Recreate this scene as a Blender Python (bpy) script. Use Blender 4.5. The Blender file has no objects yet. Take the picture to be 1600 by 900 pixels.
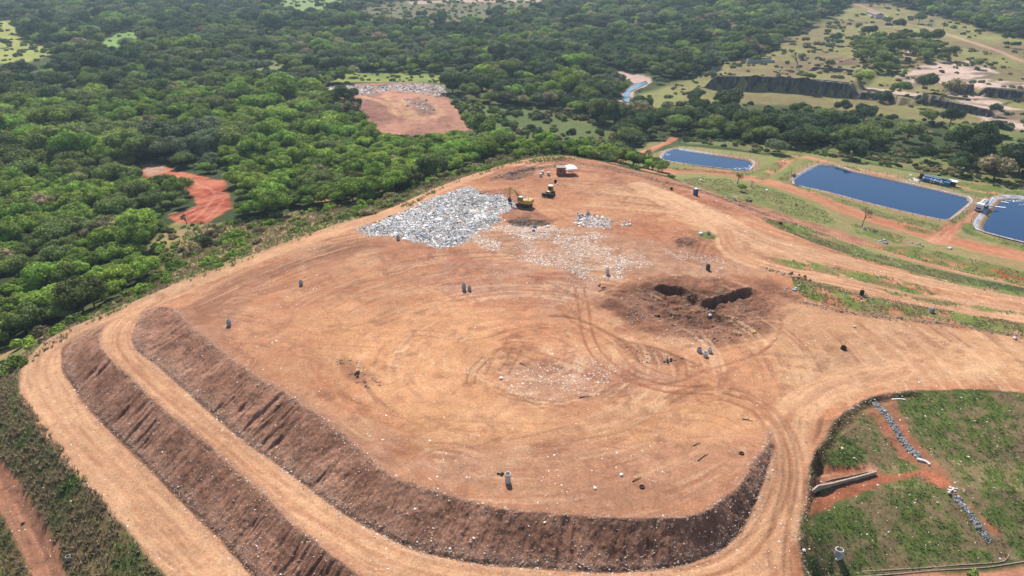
import bpy, math, random
import numpy as np
from mathutils import Vector, Matrix

# ------------------------------------------------------------------ camera, sky, sun, exposure
SC = bpy.context.scene
COL = SC.collection
H, PITCH, F = 72.0, math.radians(27.0), 1066.7      # drone height over the landfill top, tilt, focal length in photo pixels
cam = bpy.data.objects.new("camera", bpy.data.cameras.new("camera")); COL.objects.link(cam)
cam.data.lens = 24; cam.data.sensor_width = 36; cam.data.clip_end = 20000; cam.data.clip_start = 0.5
cam.location = (0, 0, H); cam.rotation_euler = (math.radians(90) - PITCH, 0, 0)
SC.camera = cam
SUN_DIR = Vector((-0.20, 1.0, 0.0)).normalized()     # horizontal direction towards the sun
SUN_EL = math.radians(48)
world = bpy.data.worlds.new("World"); SC.world = world; world.use_nodes = True
wn = world.node_tree; bg = wn.nodes["Background"]
sky = wn.nodes.new("ShaderNodeTexSky"); sky.sky_type = 'NISHITA'; sky.sun_disc = False
sky.sun_elevation = SUN_EL; sky.sun_rotation = math.atan2(SUN_DIR.x, SUN_DIR.y)
sky.air_density = 1.0; sky.dust_density = 0.7; sky.ozone_density = 1.2
wn.links.new(sky.outputs[0], bg.inputs[0]); bg.inputs[1].default_value = 0.095
sl = bpy.data.lights.new("sun", 'SUN'); sl.energy = 4.8; sl.angle = math.radians(0.5); sl.color = (1, 0.95, 0.88)
sun = bpy.data.objects.new("sun", sl); COL.objects.link(sun)
sv = Vector((SUN_DIR.x * math.cos(SUN_EL), SUN_DIR.y * math.cos(SUN_EL), math.sin(SUN_EL)))
sun.rotation_euler = sv.to_track_quat('Z', 'Y').to_euler()
SC.view_settings.view_transform = 'Standard'; SC.view_settings.look = 'None'
SC.view_settings.exposure = 0.60; SC.view_settings.gamma = 1; SC.view_settings.use_curve_mapping = False
SC.cycles.max_bounces = 5; SC.cycles.diffuse_bounces = 3; SC.cycles.glossy_bounces = 2; SC.cycles.transmission_bounces = 2
SC.cycles.transparent_max_bounces = 4; SC.cycles.volume_bounces = 0
SC.cycles.use_denoising = True; SC.cycles.denoiser = 'OPENIMAGEDENOISE'; SC.cycles.denoising_input_passes = 'RGB_ALBEDO_NORMAL'; SC.cycles.denoising_prefilter = 'ACCURATE'

rng = np.random.default_rng(7); random.seed(7)
CP, SP = math.cos(PITCH), math.sin(PITCH)

# ------------------------------------------------------------------ small maths helpers
def unproj(px, py, z):
    """photo pixel seen at height z -> ground point (the plan of the place is surveyed from the photograph)"""
    u = (np.asarray(px, float) - 800) / F; v = (450 - np.asarray(py, float)) / F
    dy = CP + v * SP; dz = -SP + v * CP
    t = (z - H) / dz
    return u * t, dy * t
def project(x, y, z):
    d = y * CP - (z - H) * SP; up = y * SP + (z - H) * CP
    return 800 + F * x / d, 450 - F * up / d
_L = np.random.default_rng(3).random((256, 256))
def vnoise(x, y, s, seed=0):
    x = x / s + seed * 17.31; y = y / s + seed * 9.77
    xi = np.floor(x); yi = np.floor(y); fx = x - xi; fy = y - yi
    xi = xi.astype(np.int64) & 255; yi = yi.astype(np.int64) & 255
    fx = fx * fx * (3 - 2 * fx); fy = fy * fy * (3 - 2 * fy)
    x1 = (xi + 1) & 255; y1 = (yi + 1) & 255
    return (_L[yi, xi] * (1 - fx) + _L[yi, x1] * fx) * (1 - fy) + (_L[y1, xi] * (1 - fx) + _L[y1, x1] * fx) * fy
def fbm(x, y, s, oct=4, seed=0, gain=0.5):
    a = 1.0; t = 0; r = 0
    for o in range(oct):
        r = r + a * vnoise(x * (0.8 + .01 * o) + y * .6, -x * .6 + y * .8, s / 2 ** o, seed + o * 3); t += a; a *= gain
    return r / t
def sstep(a, b, x):
    t = np.clip((x - a) / (b - a), 0, 1); return t * t * (3 - 2 * t)
def seg_dist(X, Y, pts):
    """distance to a polyline, parameter (arc length) and signed side of the nearest segment"""
    best = np.full(X.shape, 1e9); arc = np.zeros(X.shape); side = np.zeros(X.shape); s0 = 0
    for (ax, ay), (bx, by) in zip(pts[:-1], pts[1:]):
        dx, dy = bx - ax, by - ay; L = math.hypot(dx, dy) + 1e-9
        t = np.clip(((X - ax) * dx + (Y - ay) * dy) / (L * L), 0, 1)
        ex = X - ax - t * dx; ey = Y - ay - t * dy; d = np.hypot(ex, ey)
        m = d < best; best = np.where(m, d, best); arc = np.where(m, s0 + t * L, arc)
        side = np.where(m, np.sign(dx * ey - dy * ex), side); s0 += L
    return best, arc, side
def inside(X, Y, pts):
    r = np.zeros(X.shape, bool); n = len(pts); j = n - 1
    for i in range(n):
        xi, yi = pts[i]; xj, yj = pts[j]
        if yi != yj:
            r ^= ((yi > Y) != (yj > Y)) & (X < (xj - xi) * (Y - yi) / (yj - yi) + xi)
        j = i
    return r
def smooth_line(pts, n=4):
    """Catmull-Rom refinement of a hand surveyed line"""
    p = np.array(pts, float)
    if len(p) < 3: return [tuple(q) for q in p]
    out = []
    for i in range(len(p) - 1):
        a = p[max(i - 1, 0)]; b = p[i]; c = p[i + 1]; d = p[min(i + 2, len(p) - 1)]
        for k in range(n):
            t = k / n
            out.append(tuple(.5 * ((2 * b) + (c - a) * t + (2 * a - 5 * b + 4 * c - d) * t * t + (3 * b - a - 3 * c + d) * t ** 3)))
    out.append(tuple(p[-1])); return out

# ------------------------------------------------------------------ terrain: breaklines (photo survey: px, py, height)
def z_far(x, y):
    z = -20 + 3.0 * (fbm(x, y, 160, 3, 5) - .5) * sstep(250, 420, y)
    z = z + 14 * sstep(620, 1500, y) + 60 * sstep(1500, 4500, y) * (0.4 + fbm(x, y, 900, 3, 8))
    z = z + 10 * sstep(90, 330, x) * sstep(400, 620, y)            # pasture hill around the quarry
    z = z + 7 * sstep(330, 380, y) * np.exp(-((x + 62) / 62.) ** 2 - ((y - 425) / 55.) ** 2)   # older tip far off
    return z
LINES = []
def BL(pts, n=4): LINES.append(smooth_line(pts, n))
crest = [(236,480,-4.8),(252,479,-3.2),(272,484,-1.6),(290,502,-.6),(350,550,-.1),(415,600,0),(435,607,0),(537,679,0),(608,742,0),(672,765,0),(776,794,0),(851,802,0),(969,809,0),(1070,807,0),(1094,802,0),(1127,782,0),(1161,752,0),(1178,721,0),(1200,694,0),(1203,676,0)]
toe = [(222,486,-5),(209,509,-5),(206,530,-5),(219,550,-5),(250,573,-5),(280,600,-5),(337,651,-5),(381,688,-5),(439,728,-5),(489,765,-5),(540,802,-5),(597,833,-5),(665,862,-5),(766,882,-5),(867,890,-5),(932,894,-5),(1030,888,-5),(1080,877,-5),(1117,863,-4.9),(1151,836,-4.4),(1171,802,-3.6),(1187,765,-2.6),(1198,735,-1.6),(1208,698,-.5)]
berm_out = [(205,488,-5),(170,503,-5),(154,529,-5),(169,556,-5),(202,587,-5),(216,602,-5),(250,634,-5),(287,664,-5),(337,705,-5),(378,742,-5),(422,782,-5),(456,816,-5),(489,843,-5),(540,883,-5),(610,925,-5),(760,965,-5),(900,978,-5),(1100,970,-5),(1260,940,-5)]
low_toe = [(200,491,-5.6),(159,508,-7.2),(124,528,-9.4),(101,543,-10.6),(97,563,-11),(101,583,-11),(115,603,-11),(135,634,-11),(175,674,-11),(219,718,-11),(263,762,-11),(304,802,-11),(337,833,-11),(371,870,-11),(420,925,-11),(520,1010,-11),(760,1080,-11),(1000,1090,-11),(1300,1060,-11)]
low_out = [(600,331,-.1),(540,348,-.3),(472,371,-.8),(422,389,-1.4),(354,415,-2.3),(287,440,-3.5),(236,461,-4.5),(180,484,-6.5),(118,510,-8.6),(70,535,-10),(40,570,-11),(30,600,-11),(40,640,-11),(75,690,-11),(120,745,-11),(175,800,-11),(230,860,-11),(270,905,-11),(340,1000,-11)]
K8 = lambda l: [(a, b, c * .8) for a, b, c in l]
crest, toe, berm_out, low_toe, low_out = map(K8, (crest, toe, berm_out, low_toe, low_out))
for l in (crest, toe, berm_out, low_toe, low_out): BL(l)
BL(K8([(540,362,-.3),(472,387,-.8),(422,403,-1.3),(354,430,-2.2),(287,457,-3.5),(250,472,-4.4),(226,482,-4.9)]))
BL(K8([(175,512,-5.05),(172,530,-5.05),(190,556,-5.05),(235,590,-5.05)]))
BL([(620,322,-3),(540,335,-3.6),(422,370,-5.4),(354,396,-7),(287,420,-9),(150,482,-12),(60,522,-14.5),(0,556,-16),(-90,600,-17)])
BL([(540,318,-9),(480,330,-12),(400,360,-14),(300,395,-16),(150,455,-18),(40,500,-19),(-90,560,-19.5)])
BL([(-60,660,-15),(0,756,-15.2),(30,800,-15.2),(62,860,-15.2),(80,905,-15.2),(100,980,-15.2)])
BL([(-90,770,-17),(0,860,-17),(30,930,-17)])
# far rim of the landfill top and the foot of its outer slope
BL([(600,331,-.1),(650,309,0),(700,287,0),(760,266,0),(800,254,0),(840,246,0),(880,243,0),(930,250,0),(985,264,0),(1040,276,0),(1062,284,-.4),(1110,300,-1.4),(1165,316,-2.4)])
BL([(560,322,-9),(650,290,-10),(750,256,-10),(830,237,-9),(890,236,-9),(960,248,-9.5),(1030,264,-9.8)])
BL([(1086,305,0),(1127,332,0),(1161,352,0),(1200,365,-.2),(1296,390,-1),(1397,418,-2.6),(1499,441,-4),(1600,460,-5),(1700,480,-6)])
BL([(1100,340,0),(1134,384,0),(1160,403,0),(1212,423,0),(1296,434,-.4),(1364,450,-1),(1465,476,-2),(1600,497,-3),(1700,515,-3.6)])
BL([(1229,432,0),(1316,470,0),(1400,490,-.1),(1500,512,-.3),(1600,530,-.5),(1700,545,-.8)])
BL([(1085,291,-3),(1161,318,-4.4),(1262,348,-5.4),(1347,375,-6.6),(1397,392,-7.2),(1465,412,-8.2),(1566,432,-9),(1700,455,-9.6)])
BL([(1030,268,-9.6),(1100,269,-9.8),(1151,274,-10),(1200,287,-10),(1262,305,-10.3),(1364,345,-10.8),(1465,371,-11.2),(1600,402,-11.8),(1720,430,-12)])
P1 = [(1033,245),(1038,238),(1047,234),(1060,232),(1100,238),(1158,247),(1173,250),(1178,255),(1175,261),(1167,266),(1150,265),(1083,257),(1040,250)]
P2 = [(1239,279),(1252,270),(1276,258),(1290,257),(1310,259),(1340,268),(1397,280),(1500,304),(1515,309),(1518,314),(1510,322),(1488,340),(1480,342),(1464,341),(1400,327),(1340,312),(1296,300),(1246,289),(1240,285)]
P3 = [(1560,312),(1580,309),(1610,312),(1700,326),(1760,345),(1740,400),(1700,402),(1600,377),(1542,362),(1533,356),(1534,348),(1548,328)]
PONDS = [(P1, -10.0), (P2, -10.8), (P3, -11.6)]
for pp, pz in PONDS: BL([(a, b, pz) for a, b in pp + [pp[0]]], 2)
BL([(980,240,-11.5),(1100,222,-12),(1235,238,-11.5),(1262,241,-11.5),(1364,265,-11.5),(1465,277,-11.7),(1560,298,-12),(1700,320,-12)])
BL([(1000,225,-15),(1200,215,-16),(1400,235,-16),(1600,265,-16),(1700,285,-16)])
# old planted slope, lower right
BL(K8([(1203,660,0),(1225,655,0),(1303,655,0),(1330,636,0),(1364,619,0),(1431,610,0),(1499,608,0),(1600,614,-.1),(1720,625,-.2)]))
BL(K8([(1279,701,-.9),(1264,735,-1.8),(1263,769,-2.6),(1251,816,-3.7),(1250,856,-4.5),(1253,905,-5),(1260,940,-5)]))
BL(K8([(1290,702,-1.9),(1278,740,-4.2),(1360,733,-4.6),(1440,720,-4.6),(1520,716,-4.6),(1600,718,-4.6),(1720,722,-4.6)]))
BL(K8([(1275,775,-5),(1360,765,-5),(1485,763,-5),(1600,768,-5),(1720,775,-5)]))
BL(K8([(1268,905,-9.6),(1340,893,-9.6),(1440,885,-9.6),(1540,876,-9.6),(1600,866,-9.6),(1720,850,-9.6)]))
BL(K8([(1275,960,-10),(1440,930,-10),(1600,905,-10),(1720,890,-10)]))

GX0, GX1, GY0, GY1, GS = -232.0, 264.0, 8.0, 344.0, 0.5
def build_grid():
    px = []
    for l in LINES:
        a = np.array(l); x, y = unproj(a[:, 0], a[:, 1], a[:, 2])
        for i in range(len(x) - 1):
            n = max(2, int(math.hypot(x[i+1] - x[i], y[i+1] - y[i]) / 0.25)); t = np.linspace(0, 1, n)
            px.append(np.stack([x[i] + (x[i+1] - x[i]) * t, y[i] + (y[i+1] - y[i]) * t, a[i, 2] + (a[i+1, 2] - a[i, 2]) * t], 1))
    P = np.concatenate(px); Z = None
    for s in (8.0, 4.0, 2.0, 1.0, 0.5):
        nx = int((GX1 - GX0) / s) + 1; ny = int((GY1 - GY0) / s) + 1
        gx = GX0 + np.arange(nx) * s; gy = GY0 + np.arange(ny) * s
        XX, YY = np.meshgrid(gx, gy)
        if Z is None: Z = z_far(XX, YY)
        else:
            Zn = np.zeros((ny, nx)); o = Z
            Zn[::2, ::2] = o; Zn[1::2, ::2] = .5 * (o[:-1] + o[1:]); Zn[::2, 1::2] = .5 * (o[:, :-1] + o[:, 1:])
            Zn[1::2, 1::2] = .25 * (o[:-1, :-1] + o[1:, :-1] + o[:-1, 1:] + o[1:, 1:]); Z = Zn
        ix = np.rint((P[:, 0] - GX0) / s).astype(int); iy = np.rint((P[:, 1] - GY0) / s).astype(int)
        ok = (ix > 0) & (ix < nx - 1) & (iy > 0) & (iy < ny - 1); k = iy[ok] * nx + ix[ok]
        cnt = np.bincount(k, minlength=nx * ny); sm = np.bincount(k, P[ok, 2], minlength=nx * ny)
        fix = (cnt > 0); val = np.where(fix, sm / np.maximum(cnt, 1), 0)
        fix = fix.reshape(ny, nx); val = val.reshape(ny, nx)
        # natural ground stays tied to the far terrain at the border of the survey
        bd = np.zeros((ny, nx), bool); bd[0] = bd[-1] = True; bd[:, 0] = bd[:, -1] = True
        bz = z_far(XX, YY)
        Z[bd] = np.where(YY[bd] < 100, np.maximum(bz[bd], -14), bz[bd])
        for it in range(260 if s > 1 else (120 if s == 1 else 60)):
            Z[fix] = val[fix]
            Z[1:-1, 1:-1] = .25 * (Z[:-2, 1:-1] + Z[2:, 1:-1] + Z[1:-1, :-2] + Z[1:-1, 2:])
        Z[fix] = val[fix]
    return Z
ZG = build_grid()
def Zbase(x, y):
    x = np.asarray(x, float); y = np.asarray(y, float)
    fx = np.clip((x - GX0) / GS, 0, ZG.shape[1] - 1.001); fy = np.clip((y - GY0) / GS, 0, ZG.shape[0] - 1.001)
    ix = fx.astype(int); iy = fy.astype(int); fx = fx - ix; fy = fy - iy
    zi = (ZG[iy, ix] * (1 - fx) + ZG[iy, ix + 1] * fx) * (1 - fy) + (ZG[iy + 1, ix] * (1 - fx) + ZG[iy + 1, ix + 1] * fx) * fy
    out = np.maximum(np.maximum(GX0 - x, x - GX1), np.maximum(GY0 - y, y - GY1))
    w = sstep(0, 60, out); return zi * (1 - w) + z_far(x, y) * w
_T = np.concatenate([np.arange(25, 340, .7), np.geomspace(340, 4000, 500)])
def W(px, py):
    """where the sight line of a photo pixel meets the terrain -> world x, y"""
    px = np.atleast_1d(np.asarray(px, float)); py = np.atleast_1d(np.asarray(py, float)); X = []; Y = []
    for a, b in zip(px, py):
        u = (a - 800) / F; v = (450 - b) / F; dy = CP + v * SP; dz = -SP + v * CP
        Ys = _T; Xs = u / dy * _T; Zr = H + dz / dy * _T; d = Zr - Zbase(Xs, Ys)
        k = int(np.argmax(d < 0)) if (d < 0).any() else len(_T) - 1
        k = max(k, 1); t = d[k-1] / (d[k-1] - d[k] + 1e-9); X.append(Xs[k-1] + t * (Xs[k] - Xs[k-1])); Y.append(Ys[k-1] + t * (Ys[k] - Ys[k-1]))
    return np.array(X), np.array(Y)
def WP(pts, n=0):
    if n: pts = smooth_line(pts, n)
    a = np.array(pts, float); x, y = W(a[:, 0], a[:, 1]); return list(zip(x, y))
def WZ(pts, z, n=0):
    if n: pts = smooth_line(pts, n)
    a = np.array(pts, float); x, y = unproj(a[:, 0], a[:, 1], z); return list(zip(x, y))

# ------------------------------------------------------------------ terrain mesh (finer near the viewed site, coarser outwards)
dep = np.radians(np.concatenate([np.linspace(58, 3.6, 930), np.geomspace(3.5, .45, 46)]))
ROWY = 77 / np.tan(dep)
ROWY = np.concatenate([[-400, -150, -50, 0, 25, 38], ROWY])
ROWD = np.maximum(ROWY * CP + 35, 60)
TC = np.concatenate([-np.geomspace(4.2, .97, 24), np.linspace(-.95, .95, 1420), np.geomspace(.97, 4.2, 24)])
NR, NC = len(ROWY), len(TC)
VX = (ROWD[:, None] * TC[None, :]); VY = np.repeat(ROWY[:, None], NC, 1)
VX = VX.ravel(); VY = VY.ravel()
VZ = Zbase(VX, VY)
S = lambda r, g, b: np.array([((c / 255) / 12.92 if c / 255 < .04 else ((c / 255 + .055) / 1.055) ** 2.4) for c in (r, g, b)]) / 1.55
CL = np.zeros((len(VX), 3))
BUMP = np.zeros(len(VX))      # extra relief
ZONE = np.zeros(len(VX), np.int8)   # 0 ground, 1 landfill top, 2 embankment, 3 dirt road, 4 clearing
VPD = np.hypot(VX, VY)
def sub(poly, pad):
    a = np.array(poly); return np.nonzero((VX > a[:, 0].min() - pad) & (VX < a[:, 0].max() + pad) & (VY > a[:, 1].min() - pad) & (VY < a[:, 1].max() + pad))[0]
def area(poly, soft=1.5, wob=1.5, ws=6, seed=1):
    """soft membership of the vertices in a ground polygon with an irregular edge -> (indices, weight)"""
    k = sub(poly, soft + wob + 1); x, y = VX[k], VY[k]
    d, _, _ = seg_dist(x, y, list(poly) + [poly[0]]); d = np.where(inside(x, y, poly), -d, d)
    d = d + (fbm(x, y, ws, 4, seed) - .5) * 2 * wob
    return k, 1 - sstep(-soft, soft, d)
def paint(k, w, col):
    CL[k] = CL[k] * (1 - w[:, None]) + np.asarray(col) * w[:, None]
def stroke(pts, width, col, a=1.0, soft=.5, wob=.3, seed=2, streak=0):
    k = sub(pts, width + 2); x, y = VX[k], VY[k]; d, arc, sd = seg_dist(x, y, pts)
    d = d + (fbm(x, y, 3, 3, seed) - .5) * 2 * wob
    w = (1 - sstep(width / 2 - soft, width / 2 + soft, d)) * a * (np.clip(.35 + 1.1 * fbm(x, y, 6, 3, seed + 9), 0, 1.15) if width < 1.5 else 1)
    if streak: w = w * (.55 + .9 * (fbm(arc / 6 + 0 * d, d * sd * 1.0, streak, 3, seed + 5) - .2))
    w = np.clip(w, 0, 1); paint(k, w, col); return k, w, d, arc, sd
# ------------------------------------------------------------------ ground colours and relief
def L3(pts): return [tuple(map(float, np.ravel(unproj(a, b, c)))) for a, b, c in pts]
crestW, toeW, bermW, ltoeW = [L3(smooth_line(l)) for l in (crest, toe, berm_out, low_toe)]
n1 = fbm(VX, VY, 60, 4, 1); n2 = fbm(VX, VY, 14, 4, 2); n3 = fbm(VX, VY, 4, 3, 3)
def mixc(a, b, t): return np.asarray(a) * (1 - t[:, None]) + np.asarray(b) * t[:, None]
CL[:] = mixc(S(66, 80, 44), S(104, 104, 66), sstep(.35, .7, .5 * n1 + .5 * n2))
# dry grass valley floors and pastures
def meadow(px, c1, c2, soft=4, wob=8, ws=30, n=0, seed=11):
    poly = WP(px, n); k, w = area(poly, soft, wob, ws, seed)
    paint(k, w, mixc(c1, c2, sstep(.32, .68, .45 * n1[k] + .35 * n2[k] + .2 * n3[k]))); return poly
YG, YB, GG = S(152, 150, 90), S(138, 120, 86), S(112, 134, 70)
past_r = meadow([(1335, 4), (1300, 28), (1240, 55), (1190, 88), (1120, 108), (1060, 125), (1000, 150), (1010, 175), (1100, 160), (1250, 165), (1380, 180), (1480, 190), (1640, 205), (1640, 70), (1560, 52), (1500, 34), (1440, 20), (1390, 6)], YG, YB, 5, 10, 40)
meadow([(1270, 95), (1330, 92), (1345, 108), (1290, 114)], S(120, 98, 82), S(132, 110, 86), 4, 5)
past_far = [meadow(p, c, d, 4, 6) for p, c, d in [
    ([(-20, 30), (35, 32), (42, 45), (25, 56), (76, 72), (84, 85), (40, 98), (-20, 98)], S(178, 180, 98), S(160, 165, 92)),
    ([(158, 66), (178, 50), (215, 45), (224, 55), (192, 70), (166, 80)], S(140, 168, 88), S(128, 150, 80)),
    ([(430, 4), (460, -6), (545, -6), (535, 14), (505, 26), (470, 36), (448, 26)], S(150, 172, 96), S(140, 160, 92)),
    ([(545, 22), (600, 2), (850, -6), (870, 10), (780, 34), (700, 46), (620, 44), (560, 40)], S(112, 116, 78), S(128, 108, 80)),
    ([(340, 98), (420, 92), (455, 98), (440, 108), (380, 112)], S(140, 146, 90), S(120, 130, 80)),
    ([(390, 116), (520, 112), (690, 116), (780, 132), (770, 140), (690, 130), (500, 128), (400, 124)], S(150, 158, 84), S(100, 120, 60))]]
meadow([(630, -4), (720, -4), (850, -4), (850, 4), (720, 5), (640, 6)], S(205, 175, 160), S(190, 165, 140), 2, 3)
low_fields = meadow([(745, 172), (800, 165), (880, 175), (920, 195), (965, 205), (1010, 215), (1080, 225), (1180, 235), (1240, 236), (1400, 262), (1600, 295), (1700, 305), (1700, 205), (1500, 190), (1500, 235), (1400, 250), (1280, 236), (1050, 222), (985, 200), (930, 235), (880, 225), (745, 200)], S(120, 134, 76), S(132, 124, 84), 3, 5, 20)
fld_g = meadow([(700, 150), (760, 165), (860, 172), (900, 190), (960, 205), (970, 232), (900, 226), (800, 206), (745, 200)], S(92, 112, 62), S(112, 122, 72), 3, 4, 14)
meadow([(930, 240), (985, 240), (1030, 215), (1050, 222), (1000, 250), (1040, 262), (1060, 270), (1000, 262)], S(126, 132, 78), S(150, 128, 92), 1.5, 2, 8)
right_dry = meadow([(1170, 226), (1300, 236), (1420, 262), (1560, 292), (1700, 318), (1700, 255), (1560, 262), (1480, 255), (1380, 245), (1280, 226)], S(136, 128, 84), S(118, 128, 70), 2, 3, 10)
# surroundings of the ponds
meadow([(1000, 262), (1020, 240), (1060, 228), (1200, 243), (1235, 236), (1560, 290), (1720, 320), (1720, 470), (1600, 450), (1480, 425), (1360, 395), (1262, 352), (1160, 322), (1085, 294)], S(140, 146, 88), S(166, 140, 100), 1.5, 1.5, 8)
# quarry shelves of pale rock
rock_px = [[(1420, 108), (1470, 96), (1530, 95), (1560, 112), (1540, 128), (1500, 140), (1460, 140), (1400, 130)], [(1515, 135), (1560, 130), (1640, 134), (1640, 146), (1540, 146)],
           [(1480, 150), (1540, 152), (1570, 165), (1620, 176), (1560, 186), (1500, 172)], [(1350, 140), (1400, 142), (1440, 152), (1420, 156), (1370, 150)], [(1418, 78), (1450, 78), (1440, 90), (1412, 88)], [(1520, 170), (1590, 182), (1640, 200), (1600, 208), (1540, 190)]]
for i, p in enumerate(rock_px):
    poly = WP(p); k, w = area(poly, 2, 7, 16, 31 + i); st = sstep(.5, .68, fbm(VX[k] * .4, VY[k], 9, 4, 41))
    paint(k, w * .9, mixc(S(226, 196, 178), S(138, 118, 100), st)); BUMP[k] += w * 1.2 * (fbm(VX[k] * .5, VY[k], 14, 3, 43) - .5)
# dry strip between the landfill and the wood
strip = [(640, 322), (600, 328), (540, 350), (422, 392), (354, 418), (287, 443), (180, 488), (118, 514), (40, 572), (28, 604), (-60, 640), (-60, 575), (0, 548), (60, 522), (130, 492), (195, 462), (240, 436), (228, 395), (250, 360), (275, 345), (340, 350), (400, 340), (470, 330), (530, 322), (600, 312), (660, 290), (700, 272), (760, 250), (830, 236), (900, 240), (900, 250), (800, 256), (700, 290)]
strip_poly = WP(strip)
k, w = area(strip_poly, 1.5, 2.5, 8, 15); paint(k, w, mixc(S(176, 148, 106), S(128, 132, 78), sstep(.44, .66, .5 * n2[k] + .5 * n3[k])))
k, w = area(WP([(225, 440), (300, 400), (330, 385), (470, 345), (540, 330), (540, 336), (430, 372), (330, 412), (250, 440)]), 1, 3, 5, 16); paint(k, w * sstep(.5, .6, n3[k]), S(196, 150, 120))
# lower left grassy bank
bank_poly = WP([(30, 590), (24, 606), (60, 655), (110, 718), (170, 795), (230, 868), (275, 930), (330, 1010), (-200, 1010), (-200, 600), (-20, 590)])
k, w = area(bank_poly, .5, .8, 3, 17); paint(k, w, mixc(S(136, 116, 80), S(98, 108, 58), sstep(.35, .65, .55 * n2[k] + .45 * n3[k])))
BUMP[k] += w * .5 * (fbm(VX[k], VY[k], 2.5, 3, 18) - .5)

# ---- the landfill and its roads: one bare earth area
LIGHT, MAIN, PINK, BROWN, DARK, SLOPE, RED = S(218, 168, 126), S(200, 140, 102), S(182, 134, 110), S(152, 100, 76), S(112, 76, 60), S(182, 130, 104), S(196, 122, 90)
outline = [p[:2] for p in smooth_line(low_out, 2)] + [(760, 1080), (1300, 1060), (1256, 905), (1250, 856), (1250, 816), (1263, 769), (1264, 735), (1279, 701), (1303, 661), (1330, 637), (1364, 620), (1431, 610), (1499, 608), (1566, 612), (1720, 625), (1720, 486), (1600, 462), (1499, 443), (1397, 418), (1296, 388), (1200, 350), (1160, 320), (1110, 300), (1062, 284), (1040, 277), (985, 264), (930, 251), (880, 244), (840, 246), (800, 254), (760, 266), (700, 287), (650, 309)]
dirt_poly = WP(outline); k, w = area(dirt_poly, .35, .7, 3, 20)
nn = fbm(VX[k], VY[k], 26, 5, 21); nl = fbm(VX[k], VY[k] * 2.2, 9, 4, 22); base = mixc(MAIN, S(200, 136, 98), sstep(.4, .62, nn)); base = base * (1 - sstep(.5, .7, nl)[:, None] * .45) + LIGHT * (sstep(.5, .7, nl)[:, None] * .45)
paint(k, w, base); ZONE[k[w > .5]] = 1; plateau_k = k[w > .5]
BUMP[k] += w * .10 * (fbm(VX[k], VY[k], 2.2, 4, 23) - .5) + w * .35 * (fbm(VX[k], VY[k], 17, 2, 24) - .5)
def zone(px, c1, c2, a=1, soft=1.5, wob=2.5, ws=7, seed=50, rough=0, nz=4, n=3):
    k, w = area(WP(px, 0), soft, wob, ws, seed); t = sstep(.36, .64, fbm(VX[k], VY[k], nz, 4, seed + 3)); paint(k, w * a, mixc(c1, c2, t))
    if rough: BUMP[k] += w * rough * (fbm(VX[k], VY[k], 2.0, 4, seed + 5) - .5) * 2
    return k, w
# brown soil belts on the top
zone([(300, 478), (350, 440), (440, 408), (560, 372), (700, 388), (760, 398), (700, 420), (610, 424), (560, 400), (480, 418), (420, 440), (380, 470), (350, 520), (420, 585), (520, 640), (600, 700), (700, 755), (860, 790), (1050, 800), (1100, 770), (1000, 770), (800, 750), (680, 705), (560, 650), (640, 745), (760, 790), (560, 700), (420, 600), (300, 505), (272, 484)], BROWN, PINK, .6, 2.5, 4, 9, 51, .1)
zone([(300, 480), (350, 442), (440, 410), (560, 374), (600, 385), (480, 415), (400, 440), (340, 480), (330, 520), (292, 500)], S(150, 104, 80), BROWN, .8, 2, 3, 9, 52, .12)
zone([(560, 374), (700, 388), (745, 400), (700, 435), (620, 410)], S(158, 104, 78), S(186, 126, 94), .8, 2, 3, 8, 53, .12)
zone([(440, 430), (540, 420), (560, 440), (500, 460), (430, 450)], S(190, 130, 96), MAIN, .6, 3, 4, 9, 54)
zone([(700, 400), (780, 400), (900, 430), (960, 445), (1000, 470), (880, 476), (740, 474), (660, 440)], S(184, 124, 96), PINK, .8, 2, 3, 7, 55, .12)
zone([(860, 478), (960, 485), (900, 500), (830, 498)], PINK, BROWN, .5, 2, 3, 7, 56, .1)
zone([(950, 450), (1010, 438), (1100, 425), (1200, 440), (1258, 470), (1240, 500), (1200, 520), (1160, 545), (1090, 540), (1020, 520), (970, 500), (930, 480)], S(116, 76, 58), S(154, 104, 80), .95, 2.5, 3.5, 8, 57, .4)
zone([(1015, 448), (1100, 452), (1178, 448), (1190, 470), (1160, 500), (1090, 508), (1040, 490)], S(92, 60, 46), S(130, 88, 66), .95, 1.5, 2, 5, 58, .7)
k, w = area(WP([(1000, 448), (1100, 448), (1195, 452), (1200, 480), (1150, 510), (1060, 512), (1000, 490)]), 2, 2, 5, 331); BUMP[k] += w * (-.6 + .5 * (fbm(VX[k], VY[k] * 1.5, 3.5, 4, 332) - .5) + .25 * np.abs(fbm(VX[k] * .5, VY[k], 1.6, 3, 333) - .5) * 4)
zone([(960, 340), (1050, 350), (1110, 370), (1130, 395), (1080, 410), (990, 380), (940, 360)], S(172, 108, 78), S(192, 128, 96), .8, 2, 3, 10, 59, .15)
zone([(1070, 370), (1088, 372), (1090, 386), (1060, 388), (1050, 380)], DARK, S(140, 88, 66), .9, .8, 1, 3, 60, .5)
zone([(760, 370), (900, 350), (1000, 370), (1120, 400), (1240, 430), (1150, 430), (1000, 430), (900, 430), (780, 400)], S(196, 150, 120), S(172, 128, 104), .7, 2, 4, 6, 61, .15)
zone([(740, 560), (820, 555), (930, 560), (1060, 590), (1000, 612), (860, 630), (780, 610)], S(190, 140, 114), S(168, 118, 94), .75, 2, 3, 8, 62, .18)
zone([(620, 540), (690, 520), (740, 545), (700, 570)], S(200, 150, 116), PINK, .4, 2, 3, 8, 63)
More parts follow.
